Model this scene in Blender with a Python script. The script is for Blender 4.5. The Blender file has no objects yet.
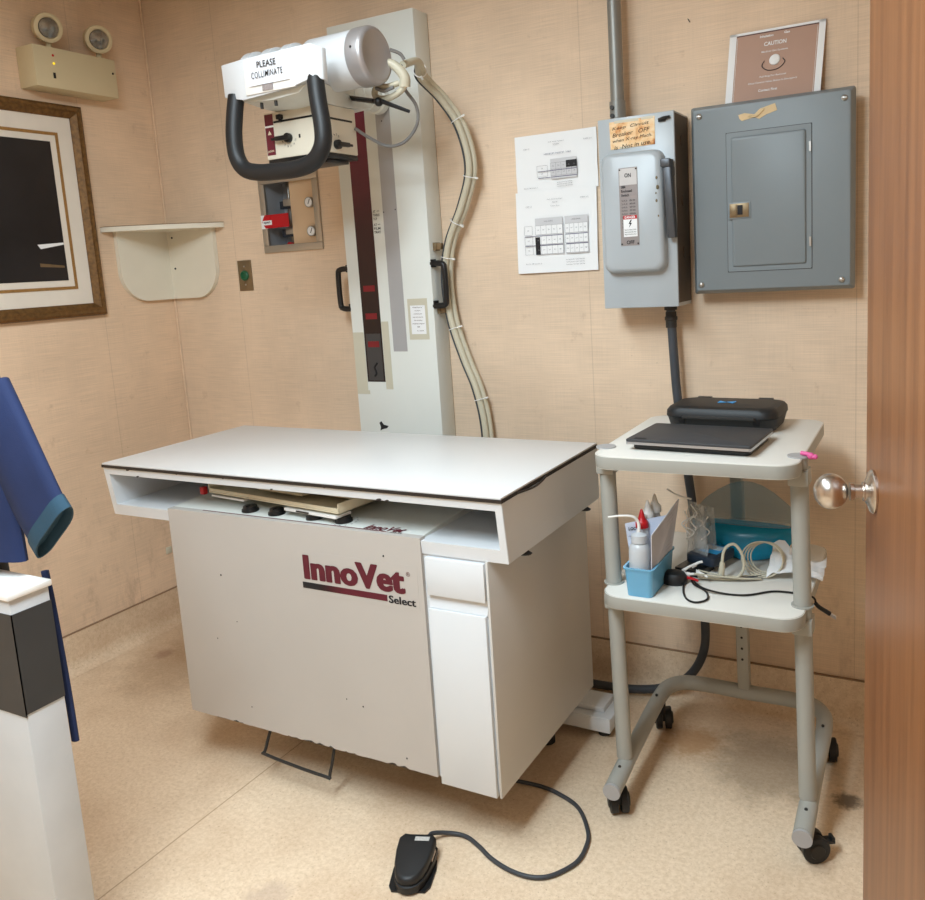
import bpy, bmesh, math, random
from mathutils import Vector, Matrix
random.seed(7)
R = math.radians
col = bpy.context.scene.collection
sc = bpy.context.scene

# ------------------------------------------------------------------ camera
def make_camera():
    f, cx, cy = 843.86, 500.48, 395.79
    pan, tilt, roll = .4958, .1547, -.0598
    fw = Vector((-math.sin(pan)*math.cos(tilt), math.cos(pan)*math.cos(tilt), -math.sin(tilt)))
    r = Vector((math.cos(pan), math.sin(pan), 0)); u = r.cross(fw)
    r2 = math.cos(roll)*r + math.sin(roll)*u
    u2 = -math.sin(roll)*r + math.cos(roll)*u
    M = Matrix((r2, u2, -fw)).transposed().to_4x4()
    M.translation = Vector((2.762, -2.4053, 1.3575))
    cd = bpy.data.cameras.new('camera'); co = bpy.data.objects.new('camera', cd)
    col.objects.link(co); co.matrix_world = M
    cd.sensor_width = 36; cd.sensor_fit = 'HORIZONTAL'
    cd.lens = f*36/925
    cd.shift_x = -(cx-462.5)/925; cd.shift_y = (cy-450)/925
    cd.clip_start = .02
    sc.camera = co
make_camera()

# ------------------------------------------------------------------ world, lights, exposure
w = bpy.data.worlds.new('world'); sc.world = w; w.use_nodes = True
w.node_tree.nodes['Background'].inputs[0].default_value = (.9, .95, 1, 1)
w.node_tree.nodes['Background'].inputs[1].default_value = .02
LIGHTS = [((1.50, -1.50, 2.40), (.40, 1.10), 12.5), ((1.90, -2.35, 2.40), (.40, 1.10), 46.0)]
for loc, size, power in LIGHTS:
    ld = bpy.data.lights.new('ceiling_lamp', 'AREA'); ld.shape = 'RECTANGLE'
    ld.size, ld.size_y = size; ld.energy = power; ld.color = (.70, .88, 1.0)
    lo = bpy.data.objects.new('ceiling_lamp', ld); col.objects.link(lo); lo.location = loc
sc.view_settings.view_transform = 'Standard'
sc.view_settings.look = 'None'
sc.view_settings.gamma = 1
sc.view_settings.use_curve_mapping = False
sc.view_settings.exposure = 0.43

# ------------------------------------------------------------------ materials
def lin(c):
    o = []
    for v in c:
        v = v/255
        o.append(v/12.92 if v <= .04045 else ((v+.055)/1.055)**2.4)
    return (*o, 1)
def mat(name, c, rough=.5, metal=0, var=.04, scale=12, bump=0, bscale=200, coat=0, emit=None, spec=None, alpha=1, trans=0, ior=1.45):
    m = bpy.data.materials.new(name); m.use_nodes = True
    nt = m.node_tree; N = nt.nodes; L = nt.links
    b = N['Principled BSDF']
    b.inputs['Roughness'].default_value = rough
    b.inputs['Metallic'].default_value = metal
    b.inputs['Alpha'].default_value = alpha
    b.inputs['Transmission Weight'].default_value = trans
    b.inputs['IOR'].default_value = ior
    if coat: b.inputs['Coat Weight'].default_value = coat
    if spec is not None: b.inputs['Specular IOR Level'].default_value = spec
    tc = N.new('ShaderNodeTexCoord')
    nz = N.new('ShaderNodeTexNoise'); nz.inputs['Scale'].default_value = scale; nz.inputs['Detail'].default_value = 4
    L.new(tc.outputs['Object'], nz.inputs['Vector'])
    mx = N.new('ShaderNodeMix'); mx.data_type = 'RGBA'
    lc = lin(c)
    mx.inputs['A'].default_value = (*[max(0, v*(1-2*var)) for v in lc[:3]], 1)
    mx.inputs['B'].default_value = (*[min(1, v*(1+2*var)) for v in lc[:3]], 1)
    L.new(nz.outputs['Fac'], mx.inputs['Factor'])
    L.new(mx.outputs['Result'], b.inputs['Base Color'])
    if bump:
        n2 = N.new('ShaderNodeTexNoise'); n2.inputs['Scale'].default_value = bscale; n2.inputs['Detail'].default_value = 3
        L.new(tc.outputs['Object'], n2.inputs['Vector'])
        bp = N.new('ShaderNodeBump'); bp.inputs['Strength'].default_value = bump; bp.inputs['Distance'].default_value = .001
        L.new(n2.outputs['Fac'], bp.inputs['Height']); L.new(bp.outputs['Normal'], b.inputs['Normal'])
    if emit:
        b.inputs['Emission Color'].default_value = lin(c); b.inputs['Emission Strength'].default_value = emit
    return m

class NT:
    """small helper for writing node graphs"""
    def __init__(s, m):
        s.t = m.node_tree; s.N = s.t.nodes; s.L = s.t.links
    def n(s, kind, **kw):
        x = s.N.new(kind)
        for k, v in kw.items(): setattr(x, k, v)
        return x
    def put(s, sock, v):
        if hasattr(v, 'links') or isinstance(v, bpy.types.NodeSocket): s.L.new(v, sock)
        else: sock.default_value = v
    def math(s, op, a, b=0.0, clamp=False):
        x = s.n('ShaderNodeMath', operation=op, use_clamp=clamp); s.put(x.inputs[0], a); s.put(x.inputs[1], b); return x.outputs[0]
    def mix(s, f, a, b, blend='MIX'):
        x = s.n('ShaderNodeMix', data_type='RGBA', blend_type=blend); s.put(x.inputs['Factor'], f); s.put(x.inputs['A'], a); s.put(x.inputs['B'], b); return x.outputs['Result']
    def noise(s, vec, scale, detail=3, rough=.5):
        x = s.n('ShaderNodeTexNoise'); s.L.new(vec, x.inputs['Vector']); x.inputs['Scale'].default_value = scale
        x.inputs['Detail'].default_value = detail; x.inputs['Roughness'].default_value = rough; return x.outputs['Fac']
    def mapping(s, vec, scale):
        x = s.n('ShaderNodeMapping'); s.L.new(vec, x.inputs['Vector']); x.inputs['Scale'].default_value = scale; return x.outputs['Vector']
    def ramp(s, f, pts):
        x = s.n('ShaderNodeValToRGB'); s.L.new(f, x.inputs['Fac']); cr = x.color_ramp
        while len(cr.elements) < len(pts): cr.elements.new(.5)
        for e, (p, c) in zip(cr.elements, pts): e.position = p; e.color = c
        return x.outputs['Color']
    def smooth(s, f, a, b):
        x = s.n('ShaderNodeMapRange', interpolation_type='SMOOTHSTEP'); s.L.new(f, x.inputs['Value'])
        x.inputs['From Min'].default_value = a; x.inputs['From Max'].default_value = b; return x.outputs['Result']

def wall_material(name, axis, seams, base=(226, 200, 173)):
    """woven vinyl wallcovering with fine threads, faint seams and scuffs; axis = the horizontal coordinate"""
    m = mat(name, base, .75, var=0); g = NT(m); b = g.N['Principled BSDF']
    tc = g.n('ShaderNodeTexCoord').outputs['Object']
    sep = g.n('ShaderNodeSeparateXYZ'); g.L.new(tc, sep.inputs[0])
    h = sep.outputs[axis]; z = sep.outputs['Z']
    horiz = (8, 8, 420)
    th = g.noise(g.mapping(tc, horiz), 1.0, 2)
    vert = (420, 8, 8) if axis == 'X' else (8, 420, 8)
    tv = g.noise(g.mapping(tc, vert), 1.0, 2)
    big = g.noise(tc, 1.7, 4, .6); mid = g.noise(tc, 14, 5, .7)
    c0 = lin(base); dark = (*[v*.80 for v in c0[:3]], 1); light = (*[min(1, v*1.12) for v in c0[:3]], 1)
    c = g.mix(g.smooth(big, .3, .7), dark, light)
    c = g.mix(.35, c, g.mix(g.smooth(th, .35, .65), dark, light))
    c = g.mix(.12, c, g.mix(g.smooth(tv, .35, .65), dark, light))
    sp = g.smooth(mid, .60, .72)
    c = g.mix(g.math('MULTIPLY', sp, .22), c, lin((150, 114, 86)))
    wear = g.noise(g.mapping(tc, (3, 3, 1.2)), 3.0, 6, .75)
    low = g.smooth(z, .95, .15)
    c = g.mix(g.math('MULTIPLY', g.math('MULTIPLY', g.smooth(wear, .5, .72), low), .35), c, lin((128, 92, 66)))
    fine = g.noise(tc, 90, 2)
    c = g.mix(g.math('MULTIPLY', g.smooth(fine, .72, .80), .35), c, lin((120, 84, 58)))
    for s in seams:
        d = g.math('ABSOLUTE', g.math('SUBTRACT', h, s))
        c = g.mix(g.math('MULTIPLY', g.math('LESS_THAN', d, .0014), .2), c, lin((120, 88, 62)))
    g.L.new(c, b.inputs['Base Color'])
    bp = g.n('ShaderNodeBump'); bp.inputs['Strength'].default_value = .25; bp.inputs['Distance'].default_value = .0008
    g.L.new(g.math('ADD', th, tv), bp.inputs['Height']); g.L.new(bp.outputs['Normal'], b.inputs['Normal'])
    return m

def floor_material(name, seam=True):
    m = mat(name, (214, 188, 160), .42, var=0); g = NT(m); b = g.N['Principled BSDF']
    tc = g.n('ShaderNodeTexCoord').outputs['Object']
    sep = g.n('ShaderNodeSeparateXYZ'); g.L.new(tc, sep.inputs[0])
    n1 = g.noise(tc, 85, 5, .8); n2 = g.noise(tc, 150, 3, .6); n3 = g.noise(tc, 1.6, 4, .6); n4 = g.noise(tc, 26, 5, .8)
    c = g.mix(g.smooth(n1, .35, .65), lin((220, 194, 163)), lin((238, 215, 188)))
    c = g.mix(g.math('MULTIPLY', g.smooth(n2, .60, .70), .55), c, lin((172, 138, 104)))
    c = g.mix(g.math('MULTIPLY', g.smooth(n4, .58, .66), .30), c, lin((226, 204, 178)))
    c = g.mix(g.math('MULTIPLY', g.smooth(n3, .42, .70), .40), c, lin((176, 136, 98)))
    if seam:
        d = g.math('ABSOLUTE', g.math('SUBTRACT', sep.outputs['X'], 1.094))
        c = g.mix(g.math('MULTIPLY', g.math('LESS_THAN', d, .0022), .55), c, lin((150, 108, 66)))
        def blot(x, y, rad, colr, amt, sc_=9):
            dx = g.math('SUBTRACT', sep.outputs['X'], x); dy = g.math('SUBTRACT', sep.outputs['Y'], y)
            r2 = g.math('SQRT', g.math('ADD', g.math('MULTIPLY', dx, dx), g.math('MULTIPLY', dy, dy)))
            r2 = g.math('ADD', r2, g.math('MULTIPLY', g.math('SUBTRACT', g.noise(tc, sc_, 4, .7), .5), rad*1.2))
            return g.math('MULTIPLY', g.smooth(r2, rad, rad*.35), amt), colr
        for q in [(2.14, -.25, .11, (168, 112, 50), .55, 30), (2.36, -.28, .22, (112, 92, 70), .5, 8), (2.56, -.36, .045, (70, 60, 50), .8, 60),
                  (.20, -.42, .05, (165, 125, 108), .5, 20), (.35, -.42, .30, (140, 100, 60), .35, 7), (1.45, -1.2, .07, (176, 150, 134), .4, 20)]:
            f, cc = blot(*q); c = g.mix(f, c, lin(cc))
    g.L.new(c, b.inputs['Base Color'])
    g.L.new(g.math('MULTIPLY', g.math('ADD', n3, .35), .55), b.inputs['Roughness'])
    return m

def wood_material(name, a, b_, ax='Z', rough=.4):
    m = mat(name, a, rough, var=0); g = NT(m); b = g.N['Principled BSDF']
    tc = g.n('ShaderNodeTexCoord').outputs['Object']
    n = g.noise(g.mapping(tc, (30, 30, 1.2) if ax == 'Z' else (1.2, 30, 30)), 1.5, 6, .65)
    g.L.new(g.mix(g.smooth(n, .35, .65), lin(a), lin(b_)), b.inputs['Base Color'])
    return m

M = {}
M['wall_b'] = wall_material('wallcovering_back', 'X', [.355, 1.79, 2.54])
M['wall_l'] = wall_material('wallcovering_left', 'Y', [-.33, -1.5], (230, 200, 170))
M['floor'] = floor_material('linoleum_floor')
M['cove'] = floor_material('linoleum_cove', False)
M['red_mark'] = mat('dark_red_marker', (120, 22, 30), .4)
M['black_line'] = mat('dark_sealant', (146, 118, 92), .8)
M['ceil'] = mat('ceiling_tile', (188, 178, 164), .9, bump=.3)
M['door'] = wood_material('door_wood', (118, 72, 38), (140, 90, 52))
M['white'] = mat('white_enamel', (216, 218, 220), .38, var=.012, scale=6)
M['laminate'] = mat('white_laminate', (216, 214, 212), .3, var=.01, scale=5)
M['enamel_shaded'] = mat('shaded_white_enamel', (187, 180, 173), .42, var=.02, scale=6)  # darker copy of the white enamel, front panel's shade put into the colour
M['side_enamel'] = mat('side_enamel', (200, 196, 190), .42, var=.02, scale=6)
M['column'] = mat('column_enamel', (224, 226, 220), .4, var=.015, scale=5)
M['beige'] = mat('beige_plastic', (218, 206, 178), .45, var=.02)
M['head_beige'] = mat('collimator_enamel', (226, 218, 200), .45, var=.02)
M['shelf_cream'] = mat('cream_shelf_laminate', (228, 220, 202), .45, var=.02)
M['cream'] = mat('cream_enamel', (212, 196, 160), .5, var=.02)
M['black'] = mat('black_rubber', (28, 28, 29), .5, var=.05, bump=.15)
M['black_satin'] = mat('black_satin_plastic', (24, 24, 25), .35)
M['darkedge'] = mat('dark_edge_band', (42, 34, 28), .6)
M['dark'] = mat('dark_steel', (52, 50, 48), .5, .3)
M['steel'] = mat('brushed_steel', (178, 174, 168), .34, .9, var=.05, scale=40)
M['nickel'] = mat('satin_nickel', (205, 198, 190), .27, 1, var=.02)
M['alum'] = mat('aluminium_frame', (186, 178, 166), .42, .75, var=.03)
M['bronze'] = mat('tarnished_plate', (136, 116, 88), .42, .6, var=.12, scale=40)
M['grey_paint'] = mat('grey_panel_paint', (124, 131, 134), .42, var=.03, scale=5, bump=.08, bscale=260)
M['grey_light'] = mat('light_grey_switch_paint', (174, 180, 184), .3, var=.03, scale=8)
M['grey_strip'] = mat('grey_slot_cover', (168, 166, 166), .42, var=.02)
M['grey_cart'] = mat('cart_grey_enamel', (162, 160, 152), .42, var=.015)
M['shelf_top'] = mat('cart_shelf_laminate', (224, 219, 210), .45, var=.02)
M['conduit'] = mat('grey_conduit', (138, 136, 130), .4, .35, var=.05)
M['darkconduit'] = mat('dark_grey_conduit', (64, 68, 74), .5, var=.05)
M['paper'] = mat('white_paper', (238, 238, 238), .8, var=.01)
M['ink'] = mat('black_ink', (30, 28, 30), .7)
M['greyink'] = mat('grey_ink', (120, 118, 124), .7)
M['tablegrey'] = mat('table_shading_print', (205, 204, 206), .8)
M['blueink'] = mat('violet_ink', (52, 44, 92), .7)
M['redink'] = mat('red_ink', (196, 40, 36), .6)
M['logo'] = mat('maroon_print', (92, 26, 40), .5, var=.02)
M['maroon'] = mat('maroon_plastic', (104, 30, 46), .35, var=.03)
M['tape'] = mat('masking_tape', (216, 190, 148), .7, var=.06, scale=60)
M['cleartape'] = mat('yellowed_tape', (200, 194, 174), .5, var=.02)
M['gold'] = mat('antique_gold_moulding', (112, 80, 42), .5, .35, var=.42, scale=70, bump=1.0, bscale=110)
M['gold_line'] = mat('gold_fillet', (168, 128, 76), .45, .4, var=.15, scale=90)
M['matboard'] = mat('cream_matboard', (232, 222, 208), .85)
M['red'] = mat('red_plastic', (186, 24, 32), .38)
M['green'] = mat('green_plastic', (26, 92, 60), .4)
M['navy'] = mat('navy_cloth', (26, 40, 78), .85, var=.12, scale=9, bump=.3, bscale=500)
M['teal'] = mat('teal_cloth_cuff', (38, 68, 86), .85, var=.1, scale=15, bump=.3, bscale=500)
M['cable'] = mat('beige_cable_jacket', (198, 190, 168), .45, var=.03)
M['cable_grey'] = mat('grey_cable_jacket', (124, 122, 120), .45)
M['cord'] = mat('dark_grey_cord', (60, 62, 66), .5)
M['whiteplastic'] = mat('white_plastic', (236, 234, 230), .35)
M['glassy'] = mat('reflector_glass', (150, 150, 146), .15, .85, var=.25, scale=60)
M['charcoal'] = mat('charcoal_laptop_lid', (60, 60, 62), .55, var=.04, bump=.2, bscale=900)
M['silver'] = mat('silver_trim', (190, 190, 192), .3, .8)
M['blue_logo'] = mat('blue_emblem', (40, 156, 220), .4)
M['pink'] = mat('pink_plastic', (220, 92, 150), .4)
M['bottle_clear'] = mat('translucent_bottle', (226, 228, 230), .3, trans=.35, var=.01)
M['blue_bin'] = mat('translucent_blue_plastic', (136, 208, 244), .22, trans=.45, var=.02)
M['blue_liquid'] = mat('blue_gel_plastic', (22, 150, 192), .2, trans=.08, var=.08, scale=20)
M['blue_bag'] = mat('smoky_blue_film', (150, 188, 208), .16, trans=.6, alpha=.5, var=.08, ior=1.05)
M['film'] = mat('clear_film', (226, 226, 224), .12, trans=.6, alpha=.6, var=.02, ior=1.08)
M['device'] = mat('dark_slate_plastic', (38, 48, 62), .45)
M['picture'] = mat('dark_picture_print', (36, 33, 34), .3, var=.4, scale=5)
M['lamp_glow'] = mat('lamp_diffuser', (255, 252, 246), .6, var=0, emit=3.5)
M['led'] = mat('amber_indicator', (220, 190, 40), .4, var=0, emit=.8)

# ------------------------------------------------------------------ mesh building
def root_matrix(p):
    while p is not None and p.parent is not None: p = p.parent
    if p is None: return Matrix()
    return Matrix.Translation(p.location) @ p.rotation_euler.to_matrix().to_4x4()

class G:
    def __init__(s): s.v = []; s.f = []; s.mi = []; s.m = 0
    def add(s, vs, fs, m=None):
        o = len(s.v); s.v += [Vector(p) for p in vs]
        for f in fs: s.f.append([i+o for i in f]); s.mi.append(s.m if m is None else m)
        return s
    def box(s, x0, x1, y0, y1, z0, z1, m=None):
        return s.add([(x0,y0,z0),(x1,y0,z0),(x1,y1,z0),(x0,y1,z0),(x0,y0,z1),(x1,y0,z1),(x1,y1,z1),(x0,y1,z1)],
                     [(0,3,2,1),(4,5,6,7),(0,1,5,4),(1,2,6,5),(2,3,7,6),(3,0,4,7)], m)
    def hexa(s, p, m=None):     # eight corners: bottom four, then top four
        return s.add(p, [(0,3,2,1),(4,5,6,7),(0,1,5,4),(1,2,6,5),(2,3,7,6),(3,0,4,7)], m)
    def obox(s, c, ux, uy, uz, hx, hy, hz, m=None):
        c, ux, uy, uz = Vector(c), Vector(ux).normalized(), Vector(uy).normalized(), Vector(uz).normalized()
        P = [c+ux*a*hx+uy*b*hy+uz*d*hz for d in (-1,1) for a, b in ((-1,-1),(1,-1),(1,1),(-1,1))]
        return s.hexa(P, m)
    def prism(s, pts, ax, a0, a1, m=None):
        def P(u, v, a): return {'x':(a,u,v),'y':(u,a,v),'z':(u,v,a)}[ax]
        n = len(pts); vs = [P(u,v,a0) for u,v in pts]+[P(u,v,a1) for u,v in pts]
        fs = [list(range(n))[::-1], list(range(n,2*n))]+[(i,(i+1)%n,n+(i+1)%n,n+i) for i in range(n)]
        return s.add(vs, fs, m)
    def loft(s, rings, cap=True, closed=True, m=None):
        n = len(rings[0]); vs = [p for r in rings for p in r]; fs = []
        for k in range(len(rings)-1):
            for i in range(n if closed else n-1):
                j = (i+1)%n; fs.append((k*n+i, k*n+j, (k+1)*n+j, (k+1)*n+i))
        if cap: fs += [list(range(n))[::-1], list(range((len(rings)-1)*n, len(rings)*n))]
        return s.add(vs, fs, m)
    def cyl(s, p0, p1, r0, r1=None, seg=24, m=None):
        r1 = r0 if r1 is None else r1
        return s.lathe([(0,r0),((Vector(p1)-Vector(p0)).length,r1)], p0, Vector(p1)-Vector(p0), seg, m)
    def lathe(s, prof, o, ax, seg=24, m=None, sx=1, sy=1):
        o = Vector(o); ax = Vector(ax).normalized()
        t = Vector((0,0,1)) if abs(ax.z) < .9 else Vector((1,0,0))
        a = t.cross(ax).normalized(); b = ax.cross(a)
        rings = [[o+ax*h+(a*math.cos(2*math.pi*i/seg)*sx+b*math.sin(2*math.pi*i/seg)*sy)*max(r,1e-5) for i in range(seg)] for h, r in prof]
        return s.loft(rings, m=m)
    def sphere(s, c, r, seg=24, m=None, rz=None, ax=(0,0,1)):
        rz = rz or r
        prof = [(-rz*math.cos(math.pi*k/12), r*math.sin(math.pi*k/12)) for k in range(13)]
        return s.lathe(prof, c, ax, seg, m)
    def tube(s, pts, r, seg=10, m=None, sub=6, closed=False, flat=1):
        P = spline(pts, sub, closed) if sub else [Vector(p) for p in pts]
        n = len(P); rr = r if isinstance(r, (list, tuple)) else None
        rings = []; prev = None
        for k in range(n):
            if closed: t = (P[(k+1)%n]-P[k-1])
            else: t = P[min(k+1,n-1)]-P[max(k-1,0)]
            t.normalize()
            if prev is None:
                a = Vector((0,0,1)) if abs(t.z) < .9 else Vector((1,0,0))
                a = (a-t*a.dot(t)).normalized()
            else: a = (prev-t*prev.dot(t)).normalized()
            prev = a; b = t.cross(a)
            q = r if rr is None else rr[0]+(rr[1]-rr[0])*k/(n-1)
            rings.append([P[k]+a*math.cos(2*math.pi*i/seg)*q+b*math.sin(2*math.pi*i/seg)*q*flat for i in range(seg)])
        if closed: rings.append(rings[0]); return s.loft(rings, cap=False, m=m)
        return s.loft(rings, m=m)
    def text(s, body, o, xd, yd, width=None, height=None, bold=0, m=None, thick=.0006, align='L', shear=0, space=1):
        cu = bpy.data.curves.new('t', 'FONT'); cu.body = body; cu.offset = bold; cu.shear = shear; cu.resolution_u = 3; cu.space_character = space
        ob = bpy.data.objects.new('t', cu); col.objects.link(ob)
        me = bpy.data.meshes.new_from_object(ob)
        vs = [v.co.copy() for v in me.vertices]; fs = [tuple(p.vertices) for p in me.polygons]
        bpy.data.objects.remove(ob); bpy.data.curves.remove(cu); bpy.data.meshes.remove(me)
        if not vs: return s
        x0 = min(v.x for v in vs); x1 = max(v.x for v in vs); y0 = min(v.y for v in vs); y1 = max(v.y for v in vs)
        o, xd, yd = Vector(o), Vector(xd).normalized(), Vector(yd).normalized(); nn = xd.cross(yd)
        if height is None: sx = sy = width/(x1-x0)
        elif width is None: sy = sx = height/(y1-y0)
        else: sx = width/(x1-x0); sy = height/(y1-y0)
        off = {'L': 0, 'C': -(x1-x0)*sx/2, 'R': -(x1-x0)*sx}[align]
        s.add([o+xd*((v.x-x0)*sx+off)+yd*(v.y-y0)*sy+nn*thick for v in vs], fs, m)
        return s
    def build(s, name, mats, parent=None, bevel=0, seg=2, ang=35, local=False, smooth=True, origin=None, recalc=True):
        me = bpy.data.meshes.new(name); me.from_pydata([tuple(v) for v in s.v], [], s.f); me.validate(clean_customdata=False)
        mats = mats if isinstance(mats, (list, tuple)) else [mats]
        for m in mats: me.materials.append(M[m] if isinstance(m, str) else m)
        if len(me.polygons) == len(s.mi): me.polygons.foreach_set('material_index', s.mi)
        o = bpy.data.objects.new(name, me); col.objects.link(o)
        bm = bmesh.new(); bm.from_mesh(me)
        if recalc: bmesh.ops.recalc_face_normals(bm, faces=bm.faces)
        if bevel:
            es = [e for e in bm.edges if len(e.link_faces) == 2 and e.calc_face_angle(0) > R(ang)]
            bmesh.ops.bevel(bm, geom=es, offset=bevel, segments=seg, profile=.5, affect='EDGES', clamp_overlap=True)
        if smooth:
            for f in bm.faces: f.smooth = True
            for e in bm.edges:
                if len(e.link_faces) == 2 and e.calc_face_angle(0) > R(38): e.smooth = False
        if parent is not None:
            if not local: bm.transform(root_matrix(parent).inverted())
            o.parent = parent
        elif origin != 'world':
            xs = [v.co for v in bm.verts]
            c = Vector(((min(v.x for v in xs)+max(v.x for v in xs))/2, (min(v.y for v in xs)+max(v.y for v in xs))/2, min(v.z for v in xs)))
            bm.transform(Matrix.Translation(-c)); o.location = c
        bm.to_mesh(me); bm.free(); me.update()
        return o

def spline(pts, sub, closed=False):
    P = [Vector(p) for p in pts]; n = len(P); out = []
    for i in range(n if closed else n-1):
        if closed: p0, p1, p2, p3 = P[i-1], P[i], P[(i+1)%n], P[(i+2)%n]
        else: p1, p2 = P[i], P[i+1]; p0 = P[i-1] if i else p1*2-p2; p3 = P[i+2] if i+2 < n else p2*2-p1
        for k in range(sub):
            t = k/sub
            out.append(.5*((2*p1)+(p2-p0)*t+(2*p0-5*p1+4*p2-p3)*t*t+(3*p1-p0-3*p2+p3)*t**3))
    if not closed: out.append(P[-1])
    return out
def rrect(x0, x1, y0, y1, r, seg=6):
    rs = r if isinstance(r, (list, tuple)) else [r]*4
    out = []
    for (cx, cy, a), q in zip(((x1, y1, 0), (x0, y1, 90), (x0, y0, 180), (x1, y0, 270)), rs):
        sx = -1 if cx == x1 else 1; sy = -1 if cy == y1 else 1
        if q <= 0: out.append((cx, cy)); continue
        for k in range(seg+1):
            t = R(a+90*k/seg); out.append((cx+sx*q+q*math.cos(t), cy+sy*q+q*math.sin(t)))
    return out
def tag(o, label, cat=None, group=None, kind=None):
    if label: o['label'] = label
    if cat: o['category'] = cat
    if group: o['group'] = group
    if kind: o['kind'] = kind
    return o
def thing(name, label, cat, loc, rz=0, group=None):
    o = bpy.data.objects.new(name, None); col.objects.link(o); o.location = loc; o.rotation_euler = (0, 0, rz); o.empty_display_size = .1
    return tag(o, label, cat, group)
def struct(name, g, m, **kw):
    o = g.build(name, m, origin='world', **kw); o['kind'] = 'structure'; return o

X, Y, Z = Vector((1,0,0)), Vector((0,1,0)), Vector((0,0,1))
CEIL, XR, YF = 2.45, 2.96, -4.60

# ------------------------------------------------------------------ room shell
struct('floor', G().box(-.1, XR+.1, YF-.1, .12, -.08, 0), 'floor')
struct('ceiling', G().box(-.1, XR+.1, YF-.1, .12, CEIL, CEIL+.08), 'ceil')
# back wall with the recess of the gas valve box cut out of it
hx0, hx1, hz0, hz1 = .520, .778, 1.458, 1.712
g = G()
for a in ((-.1, hx0, -.02, CEIL), (hx1, XR+.1, -.02, CEIL), (hx0, hx1, -.02, hz0), (hx0, hx1, hz1, CEIL)):
    g.box(a[0], a[1], 0, .12, a[2], a[3])
struct('wall_back', g, 'wall_b', smooth=False)
struct('wall_left', G().box(-.12, 0, YF-.1, 0, -.02, CEIL), 'wall_l')
struct('wall_right', G().box(XR, XR+.12, YF-.1, 0, -.02, CEIL), 'wall_l')
struct('wall_front', G().box(0, XR, YF-.12, YF, -.02, CEIL), 'wall_b')
# coved linoleum base with its dark top line
def cove(n, along, a0, a1):
    prof = [(0, .142), (-.006, .142), (-.006, .05), (-.009, .03), (-.018, .014), (-.032, .004), (-.05, .0008), (0, .0008)]
    g = G()
    if along == 'x': g.prism([(y, z) for y, z in prof], 'x', a0, a1)
    else: g.prism([(-y, z) for y, z in prof], 'y', a0, a1)
    g.m = 1
    if along == 'x': g.box(a0, a1, -.0075, 0, .1405, .1438)
    else: g.box(0, .0075, a0, a1, .1405, .1438)
    return struct(n, g, ['cove', 'black_line'])
cove('baseboard_back', 'x', .0, XR)
cove('baseboard_left', 'y', YF, 0)
# corner bead where the walls meet
struct('trim_1', G().tube([(.004, -.004, .145), (.004, -.004, CEIL)], .004, 8, sub=0), 'wall_l')

# open door on the right, seen almost edge-on, with its knob
E0 = Vector((2.664, -1.2, 0)); D = Vector((.253, -.967, 0)).normalized(); Nn = Vector((-D.y, D.x, 0)) * -1   # Nn points to the left, into the room
if Nn.x > 0: Nn = -Nn
door = struct('door_1', G().obox(E0+D*.41-Nn*.0175+Z*1.03, D, Nn, Z, .41, .0175, 1.015), 'door', bevel=.002)
kp = E0 + D*.058 + Z*1.040
g = G().lathe([(0, .028), (.003, .0285), (.006, .026), (.009, .018), (.012, .0125)], kp, Nn, 32)
rose = g.build('rosette', 'nickel', door)
g = G().lathe([(.008, .0125), (.014, .0125), (.015, .009), (.024, .009), (.025, .011), (.030, .012)], kp, Nn, 28)
c = .053
g.lathe([(c+.0225*-math.cos(math.pi*k/16)*(.95), .0235*math.sin(math.pi*k/16)) for k in range(17)], kp, Nn, 40)
tag(g.build('door_knob', 'nickel', door), 'round satin nickel door knob')

# ceiling lights (out of frame above, they light the room)
for k, (loc, size, power) in enumerate(LIGHTS):
    t = thing('ceiling_light', ['long ceiling light panel above the table', 'ceiling light panel near the doorway'][k], 'ceiling light', (loc[0], loc[1], 2.40))
    a, b = size[0]/2+.03, size[1]/2+.03
    g = G()
    for q in ((-a, a, -b, -b+.025), (-a, a, b-.025, b), (-a, -a+.025, -b+.025, b-.025), (a-.025, a, -b+.025, b-.025)):
        g.box(loc[0]+q[0], loc[0]+q[1], loc[1]+q[2], loc[1]+q[3], 2.405, 2.45)
    g.build('frame', 'white', t)
    G().box(loc[0]-a+.025, loc[0]+a-.025, loc[1]-b+.025, loc[1]+b-.025, 2.415, 2.425).build('diffuser', 'lamp_glow', t)

# ------------------------------------------------------------------ examination table
T = thing('x_ray_table', 'large white x-ray examination table with maroon lettering on its front panel', 'examination table', (1.28, -.6, 0))
xL, xR_, yF, yB, H = .6538, 1.9294, -.8921, -.3418, .87
G().box(xL, xR_, yF, yB, .8645, H).build('tabletop', 'laminate', T, bevel=.0015)
g = G().box(xL-.0015, xR_+.0015, yF-.0015, yB+.0015, .8575, .8652)
g.tube([(1.9308, -.82, .861), (1.9345, -.78, .858), (1.9365, -.74, .856), (1.9345, -.70, .858), (1.9308, -.67, .861)], .0028, 6)
tag(g.build('edge_band', 'darkedge', T), 'dark worn edge band under the top')
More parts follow.
